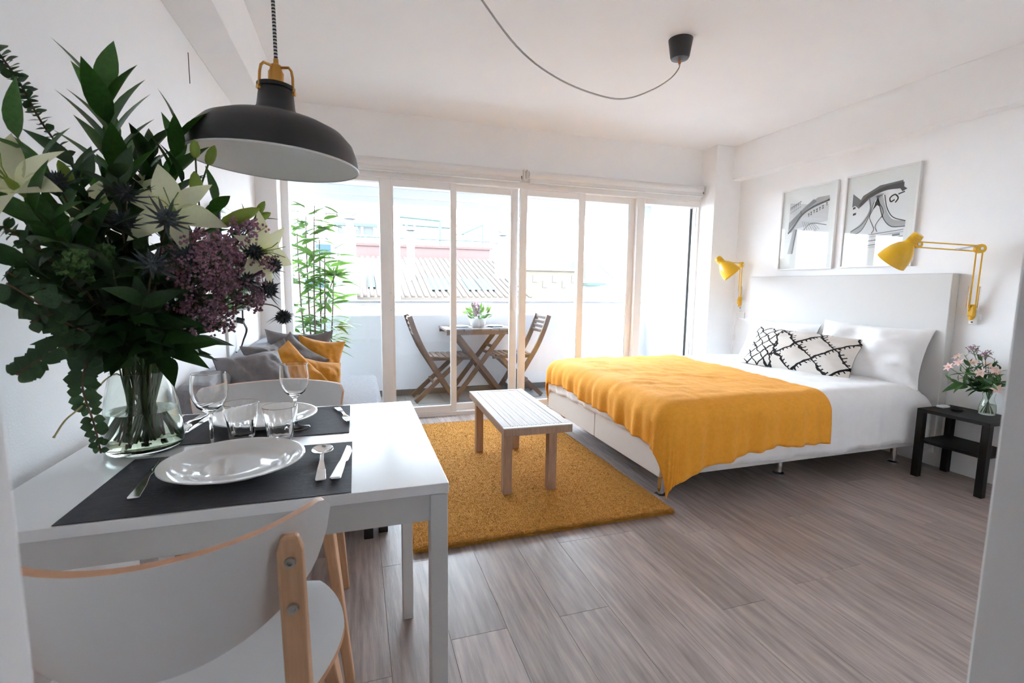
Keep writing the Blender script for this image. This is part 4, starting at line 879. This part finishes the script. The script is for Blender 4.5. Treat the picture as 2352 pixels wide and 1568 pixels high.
def lily(c, ax, label, path=None, s=.085, op=.75, np_=6):
    c = clampx(c); ax = Vector(ax).normalized(); P = path or [clampx(p) for p in stem_path(c-ax*.04, .15)]+[c-ax*.01]
    t = thing('lily', label, 'flower', P[0], group=None); MB().tube(P, .003, 7).build('stem', STEMM, t, smooth=True)
    fl_ = MB().tube([c-ax*.03, c-ax*.005, c+ax*.012], [.003, .007, .003], 8).build('throat', BUD, t, smooth=True)
    x, y = frame_of(ax)
    for k in range(np_):
        a = k*2*math.pi/np_+.3; o = x*math.cos(a)+y*math.sin(a); place(PT, 'petal', fl_, c-ax*.015, ax*(1-op*.6)+o*op, ax*.8-o*.4, s*(1. if k % 2 else .94), s*(1.15 if k % 2 else .9))
    for k in range(5):
        a = k*1.256; o = x*math.cos(a)+y*math.sin(a); MB().tube([c, c+ax*.03+o*.008, c+ax*.05+o*.02], .0009, 5).build('stamen', LEAFL, fl_)
    return t
def bud(c, d, label, L=.055, r=.011, mat=BUD, path=None):
    c = Vector(c); d = Vector(d).normalized(); P = path or ([clampx(p) for p in stem_path(c-d*.05, .12)]+[c]); t = thing('lily_bud', label, 'flower bud', P[0], group=None); MB().tube(P, .0019, 6).build('stem', STEMM, t, smooth=True)
    MB().tube([c+d*L*q for q in (0, .12, .35, .6, .85, 1)], [r*.35, r*.8, r, r*.95, r*.6, r*.12], 9).build('bud', mat, t, smooth=True); return t
def thistle(c, label, r=.016, L=.044, d=None, path=None):
    c = clampx(c); P = path or [clampx(p) for p in stem_path(c, .2)]; d = Vector(d or (P[-1]-P[-2])).normalized(); t = thing('thistle', label, 'flower', P[0], group=GF); MB().tube(P, .0016, 6).build('stem', STEMB, t, smooth=True)
    x, y = frame_of(d); q = d.to_track_quat('Z', 'Y').to_matrix().to_4x4()
    m = MB(); 
    for i in range(70):      # bristly head
        z = 1-2*(i+.5)/70; rr = math.sqrt(max(0, 1-z*z)); a = i*2.39996; nrm = q @ Vector((rr*math.cos(a), rr*math.sin(a), z)); p = c+d*r*.4+nrm*r*.72
        m.tube([p, p+nrm*r*.5], [r*.16, r*.02], 4, cap=False)
    m.lathe([(0, -1)]+[(math.sin(math.pi*k/6), -math.cos(math.pi*k/6)) for k in range(1, 6)]+[(0, 1)], 10, (0, 0, 0)) if False else None
    h = m.build('head', THIS, t, smooth=True)
    sph = MB().lathe([(r*.78*math.sin(math.pi*k/7), -r*.78*math.cos(math.pi*k/7)) for k in range(8)], 10, tuple(c+d*r*.4)); sph.build('core', THIS, t, smooth=True)
    for k in range(13):
        a = k*2*math.pi/13; o = x*math.cos(a)+y*math.sin(a); place(SP_, 'bract', t, c-d*r*.2, o+d*random.uniform(.05, .5), d, L*random.uniform(.8, 1.2), L*1.4)
    return t
def statice(c, label, spread=.05, n=34, path=None, mat=STAT, fs=.0045, d=(0, 0, 1), stemr=.0016, stemm=STEMM, group=GF):
    c = clampx(c); P = path or [clampx(p) for p in stem_path(c, .2)]; t = thing('statice_spray', label, 'flower', P[0], group=group); m = MB(); m.tube(P, stemr, 6); fm = MB()
    d = Vector(d).normalized()
    for k in range(n):
        v = rv(1).normalized(); e = c+Vector((v.x, v.y, v.z*.75))*spread*random.uniform(.45, 1.)+d*spread*.25; b = P[-2].lerp(P[-1], random.random())
        m.tube([b, b.lerp(e, .55)+rv(.006), e], .0006, 3, cap=False)
        for q in range(7):
            f = e+rv(.009); a = rv(1).normalized()*fs; bb = a.cross(rv(1)).normalized()*fs; cc = a.cross(bb).normalized()*fs
            fm.add([f+a, f-a, f+bb, f-bb, f+cc, f-cc], [(0, 2, 4), (2, 1, 4), (1, 3, 4), (3, 0, 4), (2, 0, 5), (1, 2, 5), (3, 1, 5), (0, 3, 5)])
    m.build('stem', stemm, t); o = fm.build('florets', mat, t); o['kind'] = 'stuff'; return t
# the vase itself
vz = [(0, .0), (.055, .0), (.068, .003), (.0745, .012), (.0755, .03), (.0735, .06), (.069, .10), (.062, .14), (.0535, .178), (.0515, .178), (.060, .14), (.067, .10), (.0713, .06), (.0730, .03), (.071, .0165), (.064, .012), (0, .012)]
o = MB().lathe(vz, 64, (0, 0, 0)).build('glass_vase', VGLASS, smooth=True); o.location = VC+Vector((0, 0, .0006)); tag(o, 'round bellied clear glass vase holding the big bouquet on the dining table', 'vase')
o = MB().lathe([(0, .0125), (.0635, .0125), (.0705, .017), (.0724, .03), (.0708, .06), (.0672, .092), (0, .092)], 48, (0, 0, 0)).build('vase_water', WATER, smooth=True); o.location = VC+Vector((0, 0, .0006)); tag(o, 'water standing in the belly of the big vase', 'water')
# glossy leafy stems
for (px, py, Y, n, L, lab) in (
    (238, 215, 1.13, 20, (.11, .155), 'tallest leafy stem rising above the big bouquet'), (412, 300, 1.18, 14, (.09, .13), 'leafy stem touching the black lamp shade'),
    (28, 300, 1.00, 12, (.10, .14), 'leafy stem at the doorway edge of the big bouquet, below the eucalyptus'), (345, 345, 1.2, 16, (.09, .13), 'leafy stem between the tallest one and the lamp shade'),
    (165, 370, 1.08, 14, (.09, .13), 'leafy stem in front of the eucalyptus spray'), (500, 460, 1.2, 12, (.075, .11), 'leafy stem under the rim of the lamp shade'),
    (70, 480, .97, 15, (.11, .15), 'broad leaved stem leaning towards the doorway'), (270, 400, 1.06, 16, (.09, .13), 'leafy stem in the middle of the bouquet crown'),
    (600, 495, 1.26, 8, (.05, .08), 'short leafy stem reaching towards the window'), (420, 410, 1.2, 14, (.08, .12), 'leafy stem behind the open lily'),
    (120, 520, 1.0, 14, (.11, .15), 'broad leaved stem in front of the doorway lily')):
    foliage(at(px, py, Y=Y), lab, LF if px in (238, 28, 412, 70, 500, 600, 120) else LFD, n, L, start=.60 if px in (238, 412, 345) else .42, open_=.58 if px in (238, 412, 345) else .75, name='foliage_stem')
for i, (px, py, Y) in enumerate(((120, 560, 1.04), (220, 520, 1.05), (330, 560, 1.08), (160, 640, 1.06), (260, 620, 1.04), (400, 640, 1.12), (330, 690, 1.06), (230, 710, 1.08), (450, 690, 1.18), (180, 560, 1.13), (300, 480, 1.12), (370, 740, 1.12), (280, 770, 1.12), (470, 640, 1.26), (60, 600, 1.0), (200, 780, 1.12), (400, 790, 1.18), (340, 620, 1.2), (420, 560, 1.24), (450, 760, 1.24))):
    foliage(at(px, py, Y=Y), 'dark leafy filler stem inside the big bouquet', LFD, 14, (.075, .115), start=.38, open_=.8, bend=.12)
# eucalyptus
mouth = VC+Vector((-.02, -.02, .178))
def epath(*pts, first=True): return catrom(([VC+Vector((.02, .02, .03)), VC+Vector((-.015, -.01, .18))] if first else [])+[clampx(p) for p in pts], 6)
euc(epath(at(250, 620, Y=1.16), at(180, 410, Y=1.14), at(95, 280, Y=1.12), at(45, 190, Y=1.1), at(-12, 110, Y=1.08)), 'long eucalyptus spray with small round leaves against the left wall', .010, .022, 40, start=.42)
euc(epath(at(260, 760, Y=1.14), at(200, 740, Y=1.08), at(120, 690, Y=1.02), at(60, 650, Y=.98), at(18, 625, Y=.96)), 'eucalyptus branch with narrow leaves pointing to the doorway', .020, .017, 20, EUN, .35)
euc(epath(at(230, 780, Y=1.12), at(150, 740, Y=1.04), at(80, 690, Y=.99), at(15, 650, Y=.96)), 'eucalyptus branch with broad round leaves pointing to the doorway', .036, .034, 15, start=.35, face=True)
euc(epath(at(220, 800, Y=1.12), at(140, 800, Y=1.04), at(85, 830, Y=.98), at(38, 860, Y=.95)), 'low eucalyptus branch drooping past the doorway edge', .030, .022, 17, start=.4, face=True)
euc(epath(at(260, 820, Y=1.15), at(205, 830, Y=1.1), at(190, 890, Y=1.08), at(215, 970, Y=1.1), at(232, 1040, Y=1.13)), 'eucalyptus branch hanging down in front of the vase', .040, .016, 22, start=.28, face=True)
euc(epath(at(200, 740, Y=1.1), at(130, 720, Y=1.02), at(70, 740, Y=.98)), 'short eucalyptus twig between two doorway branches', .026, .02, 10, start=.4)
euc(epath(at(220, 700, Y=1.08), at(120, 600, Y=1.0), at(40, 540, Y=.95), at(5, 520, Y=.94)), 'dusty eucalyptus branch at the doorway edge below the broad leaves', .022, .018, 16, start=.4)
for i, (px, py) in enumerate(((180, 600), (150, 615), (195, 632), (240, 585), (140, 580))):
    c = clampx(at(px, py, Y=1.0+.02*i)); statice(c, 'pale green hydrangea floret cluster low in the bouquet', .013, 12, mat=HYDR, fs=.0055)
# lilies and buds
lily(at(395, 480, Y=1.1), (.15, -.8, .25), 'open cream lily in the middle of the big bouquet', s=.088, op=.85)
lily(at(600, 575, Y=1.2), (.75, -.5, -.05), 'open cream lily facing the window side', s=.085, op=.7)
lily(at(25, 420, Y=.99), (-.1, -.6, .4), 'cream lily cut off by the doorway edge', s=.09, op=.65)
lily(at(210, 470, Y=1.14), (-.25, -.5, .55), 'half hidden cream lily behind the broad leaves', s=.08, op=.7)
lily(at(300, 440, Y=1.17), (-.3, -.5, .5), 'cream lily petals showing behind a thistle', s=.07, op=.8)
for (px, py, Y, d, L, r, lab) in ((449, 362, 1.17, (.02, -.05, 1), .036, .0095, 'green lily bud upright below the lamp rim'), (478, 378, 1.18, (.35, 0, 1), .042, .010, 'green lily bud tilted below the lamp rim'), (455, 452, 1.17, (-.05, -.1, 1), .05, .0125, 'plump green lily bud above the open lily'),
                                  (508, 515, 1.16, (.85, -.2, .38), .085, .014, 'long pale lily bud pointing to the window'), (590, 493, 1.22, (.45, 0, .8), .035, .008, 'small green bud furthest towards the window'), (588, 505, 1.22, (.8, 0, .45), .035, .009, 'small green bud beside the furthest one'), (165, 425, 1.1, (-.35, 0, .9), .045, .010, 'yellow green bud over the dark thistle')):
    bud(at(px, py, Y=Y), d, lab, L, r)
# thistles and statice
for (px, py, Y, lab) in ((132, 425, 1.06, 'dark thistle beside the yellow green bud'), (290, 450, 1.08, 'dark thistle over the half hidden lily'), (383, 505, 1.03, 'blue grey thistle in front of the open lily'), (282, 515, 1.07, 'blue grey thistle left of the open lily'),
                         (428, 592, 1.08, 'thistle above the purple statice'), (622, 612, 1.22, 'thistle below the window side lily'), (612, 665, 1.2, 'spiky thistle at the window edge of the bouquet'), (578, 582, 1.17, 'thistle between statice and the window side lily'), (560, 645, 1.16, 'thistle amid the purple statice'), (350, 610, 1.04, 'thistle deep in the bouquet front')):
    thistle(at(px, py, Y=Y), lab)
hp_ = at(650, 722, Y=1.27); thistle(hp_, 'drooping thistle hanging over the sofa cushions', d=(.15, 0, -1), path=stem_path(at(560, 700, Y=1.25), .1)+bez(at(570, 700, Y=1.25), at(640, 690, Y=1.27), hp_, 6))
for i, (px, py, Y) in enumerate(((470, 575, 1.1), (520, 600, 1.13), (560, 545, 1.16), (500, 650, 1.12), (540, 680, 1.16), (450, 650, 1.1), (470, 705, 1.14), (590, 620, 1.2), (505, 740, 1.18), (420, 620, 1.12), (540, 625, 1.18), (440, 740, 1.16), (575, 690, 1.2), (490, 610, 1.05))):
    statice(at(px, py, Y=Y), 'spray of dusty purple statice in the big bouquet', .05, 30, fs=.0036)
t = thing('dry_stalk', 'thin dry stalk poking out of the bouquet over the table', 'stalk', VC+Vector((0, 0, .1))); MB().tube(catrom([VC+Vector((0, 0, .1)), VC+Vector((-.03, -.03, .18)), at(185, 935, Y=1.08), at(150, 965, Y=1.05), at(123, 1005, Y=1.03)]), [.0016]*24+[.0022], 6).build('stem', M('straw', srgb(170, 160, 110), .8), t, smooth=True)

# ------------------------------------------------------------------ bedside flowers
V2 = Vector((3.44, 1.735, NZ))
o = MB().lathe([(0, 0), (.034, 0), (.038, .004), (.039, .03), (.036, .06), (.027, .085), (.025, .10), (.030, .125), (.0285, .125), (.0235, .10), (.0255, .085), (.0345, .06), (.0375, .03), (.036, .008), (0, .008)], 40).build('small_glass_vase', VGLASS, smooth=True); o.location = V2+Vector((0, 0, .0005)); tag(o, 'small clear glass vase on the black bedside table', 'vase')
o = MB().lathe([(0, .0085), (.0355, .0085), (.037, .03), (.034, .06), (0, .06)], 32).build('small_vase_water', WATER, smooth=True); o.location = V2+Vector((0, 0, .0005)); tag(o, 'water inside the small bedside vase', 'water')
def p2path(tip):
    tip = Vector(tip); tip.x = min(tip.x, XR-.03); h = tip-V2; hd = Vector((h.x, h.y, 0)).normalized(); return [V2-hd*.02+Vector((0, 0, .012)), V2+hd*.01+Vector((0, 0, .115))]+bez(V2+hd*.015+Vector((0, 0, .13)), V2.lerp(tip, .5)+Vector((0, 0, .06)), tip, 6)
G2 = 'flowers in the bedside vase'
for i, (px, py, X) in enumerate(((2178, 842, 3.3), (2202, 832, 3.34), (2236, 832, 3.38), (2252, 856, 3.3), (2285, 850, 3.38), (2198, 818, 3.42), (2290, 893, 3.33), (2270, 838, 3.44))):
    c = at(px, py, X=X); P = p2path(c); t = thing('alstroemeria', 'pink alstroemeria bloom in the bedside vase', 'flower', P[0], group=G2); MB().tube(P, .0015, 5).build('stem', STEMM, t)
    ax = (P[-1]-P[-2]).normalized()+Vector((-.5, -.3, 0)); x, y = frame_of(ax); ax.normalize(); h_ = MB().tube([c-ax*.012, c, c+ax*.006], [.002, .006, .002], 6).build('flower_head', PINK, t)
    for k in range(6): a = k*1.047; o_ = x*math.cos(a)+y*math.sin(a); place(PK, 'petal', h_, c-ax*.008, ax*.55+o_*.75, ax, .032)
for i, (px, py, X, L) in enumerate(((2205, 850, 3.4, .075), (2245, 848, 3.44, .08), (2270, 860, 3.34, .075), (2225, 838, 3.34, .07), (2298, 845, 3.45, .07), (2255, 825, 3.38, .06), (2290, 875, 3.44, .075), (2230, 875, 3.42, .08), (2200, 880, 3.30, .08), (2180, 868, 3.32, .07), (2240, 800, 3.42, .05), (2285, 822, 3.4, .06), (2262, 880, 3.36, .06), (2300, 870, 3.38, .06), (2225, 860, 3.38, .07), (2280, 880, 3.3, .06), (2215, 815, 3.46, .05))):
    P = p2path(at(px, py, X=X)); t = thing('foliage_stem', 'thin green foliage stem in the bedside vase', 'foliage', P[0], group=G2); MB().tube(P, .0013, 5).build('stem', STEMM, t)
    for k in range(9):
        f = 2+(len(P)-3)*(k+1)/9.5; j = min(int(f), len(P)-2); p = P[j].lerp(P[j+1], f-j); d = (P[j+1]-P[j]).normalized(); x, y = frame_of(d); o_ = x*math.cos(k*2.4)+y*math.sin(k*2.4); place(LF, 'leaf', t, p, d*.6+o_*.7, d+rv(.3), L*random.uniform(.7, 1.05))
P = p2path(at(2215, 880, X=3.36)); t = thing('broad_leaf', 'single long green leaf drooping from the bedside vase', 'leaf', P[0]); MB().tube(P, .0014, 5).build('stem', STEMM, t); place(LF, 'blade', t, P[-1], at(2163, 895, X=3.3)-P[-1], (-.3, -.5, .8), .115)
for (px, py, X) in ((2235, 805, 3.4), (2262, 815, 3.42), (2285, 862, 3.42)): statice(at(px, py, X=X), 'tiny mauve filler sprig in the bedside vase', .03, 16, path=p2path(at(px, py, X=X)), mat=PINK if px == 2285 else STAT, fs=.003, group=G2)

# ------------------------------------------------------------------ balcony furniture: folding table and chairs
def fold_chair():
    c = thing('folding_chair', 'x', 'chair', (0, 0, 0), local=True)
    hw = .165
    for s in (-1, 1):
        y = s*hw
        pts = catrom([(-.385, y, .825), (-.335, y, .68), (-.265, y, .52), (-.17, y, .36), (-.02, y, .12), (.055, y, .012)], 4)
        MB().ribbon(pts, [.02]*len(pts), .042) if False else None
        m = MB()
        for a, b in zip(pts, pts[1:]): m.bar(a, b+(b-a)*.12, .02, .045, up=(0, 1, 0)) if False else m.bar(a, b+(b-a)*.1, .045, .022, up=(0, 1, 0))
        m.build('back_post', TEAK, c)
        y2 = s*(hw-.028)
        MB().bar((.12, y2, .425), (-.335, y2, .012), .042, .022, up=(0, 1, 0)).build('front_leg', TEAK, c, bevel=.003)
        MB().bar((-.22, y2, .418), (.19, y2, .418), .03, .022, up=(0, 1, 0)).build('seat_rail', TEAK, c, bevel=.002)
    for k in range(8):
        x = -.215+k*.056; MB().box(x, x+.042, -hw-.01, hw+.01, .435-.002*k*(7-k)*.3, .45-.002*k*(7-k)*.3).build('seat_slat', TEAKT, c, bevel=.002)
    for k in range(4):
        z = .80-k*.045; x = -.378+k*.0135; MB().bar((x, -hw, z), (x, hw, z), .012, .032, up=(.3, 0, 1)).build('back_slat', TEAKT, c, bevel=.002)
    MB().bar((-.16, -hw, .19), (-.16, hw, .19), .02, .02).build('cross_bar', TEAK, c); MB().bar((.0, -hw, .10), (.0, hw, .10), .02, .03).build('cross_bar', TEAK, c)
    return c
fc = fold_chair(); fc.location = (.85, 4.665, .004); fc['label'] = 'weathered folding wooden chair on the balcony, back towards the bamboo'
f2 = copy_tree(fc); f2.location = (1.46, 4.665, .004); f2.rotation_euler.z = R(180); f2['label'] = 'weathered folding wooden chair on the balcony, back towards the bed side'
ft = thing('folding_table', 'weathered folding wooden bistro table between the balcony chairs', 'table', (1.14, 4.66, .004), local=True)
for k in range(8): x = -.345+k*.087; MB().box(x, x+.08, -.22, .22, .685, .705).build('slat', TEAKT, ft, bevel=.002)
for y in (-.2, .2): MB().box(-.34, .34, y-.012, y+.012, .65, .685).build('rail', TEAK, ft, bevel=.002)
for (y, d) in ((-.165, 1), (-.14, -1), (.165, 1), (.14, -1)): MB().bar((-.24*d, y, .66), (.26*d, y, .012), .045, .022, up=(0, 1, 0)).build('leg', TEAK, ft, bevel=.003)
for x, z in ((.26, .04), (-.26, .04)): MB().bar((x, -.16, z), (x, .16, z), .02, .04).build('stretcher', TEAK, ft)
MB().bar((.13, -.15, .52), (.13, .15, .52), .03, .02).build('stretcher', TEAK, ft)
PLF = leaf_mesh('leaf', leafmat('planter_leaf', srgb(60, 84, 44)), 1, .36, .2, .3)
pot = thing('balcony_planter', 'white bowl planter with lilac flowers on the balcony table', 'planter', (1.15, 4.66, .709))
MB().lathe([(0, 0), (.055, 0), (.075, .03), (.085, .085), (.08, .085), (.07, .07), (0, .07)], 28, (1.15, 4.66, .709)).build('bowl', M('planter_glaze', (.5, .5, .5), .3), pot, smooth=True)
random.seed(5)
for k in range(70):
    a = random.uniform(0, 6.28); e = random.uniform(.2, 1.3); d = Vector((math.cos(a)*math.cos(e), math.sin(a)*math.cos(e), math.sin(e))); b = Vector((1.15, 4.66, .785))+d*random.uniform(.03, .15); place(PLF if k % 2 else BL, 'leaf', pot, b, d+rv(.3), rv(1), random.uniform(.05, .075), random.uniform(.06, .09)*(1 if k % 2 else 3))
fm = MB()
for k in range(240):
    v = rv(1).normalized(); f = Vector((1.125, 4.62, .89))+Vector((v.x*.05, v.y*.05, v.z*.09))*random.uniform(.4, 1); a = rv(1).normalized()*.009; bb = a.cross(rv(1)).normalized()*.009; fm.add([f+a, f+bb, f-a, f-bb], [(0, 1, 2, 3)])
o = fm.build('blossoms', LILAC, pot); o['kind'] = 'stuff'
NAPK = M('blue_napkin', srgb(70, 84, 110), .9)
for (x, lab) in ((.97, 'blue grey napkin and plate on the bamboo side of the balcony table'), (1.33, 'blue grey napkin and plate on the bed side of the balcony table')):
    tag(MB().lathe([(0, 0), (.06, 0), (.09, .012), (.088, .014), (.058, .004), (0, .004)], 28, (x, 4.68, .709)).build('side_plate', CERAM, smooth=True, off=Vector((x, 4.68, .709))), lab.replace('blue grey napkin and plate', 'white plate'), 'plate')
    tag(MB().box(x-.07, x+.07, 4.47, 4.56, .7092, .714).build('napkin', NAPK, off=Vector((x, 4.51, .709))), lab.replace('blue grey napkin and plate', 'folded blue grey napkin'), 'napkin')
# bamboo by the parapet
bb_ = thing('bamboo_plant', 'tall potted bamboo in the corner of the balcony behind the sofa', 'plant', (-.33, 4.62, .004))
MB().lathe([(0, 0), (.11, 0), (.14, .26), (.125, .26), (.12, .22), (0, .22)], 28, (-.33, 4.62, .004)).build('pot', M('clay_pot', (.55, .5, .46), .7), bb_, smooth=True)
random.seed(11)
canes = [(-.47, 4.55, 1.55), (-.41, 4.60, 1.72), (-.36, 4.52, 1.78), (-.30, 4.62, 1.5), (-.26, 4.55, 1.4), (-.20, 4.6, 1.25)]
ALL = []
for (x, y, h) in canes:
    b = Vector((-.33+(x+.33)*.5, 4.62+(y-4.6)*.5, .2)); P = bez(b, Vector((x, y, h*.55)), Vector((x+random.uniform(-.03, .05), y, h)), 8); MB().tube(P, [.009-.0006*i for i in range(9)], 7).build('cane', CANE, bb_, smooth=True); ALL.append(P)
for k in range(298):
    P = random.choice(ALL); f = random.choice((.32, .42, .5, .62, .7, .74, .86, .92, .97))*8+random.uniform(-.35, .35); f = max(1, min(7.95, f)); i = int(f); p = P[i].lerp(P[i+1], f-i)
    a = random.uniform(0, 6.28); d = Vector((math.cos(a), math.sin(a)*.7, random.uniform(-.15, .75))); q = p+d*random.uniform(.01, .09)
    place(BL, 'leaf', bb_, q, d+Vector((0, 0, random.uniform(-.3, .2))), Vector((0, 0, 1))+rv(.5), random.uniform(.14, .23), random.uniform(.26, .40))
c = at(770, 632, Y=4.55); MB().tube(bez(ALL[4][5], (ALL[4][5]+c)/2+Vector((0, 0, .03)), c, 6), .004, 5).build('twig', CANE, bb_)
for k in range(9): a = k*.7; d = Vector((math.cos(a), .3*math.sin(a*2), .4*math.sin(a)+.35)); place(BL, 'leaf', bb_, c, d, (0, -1, .3), .14, .18)
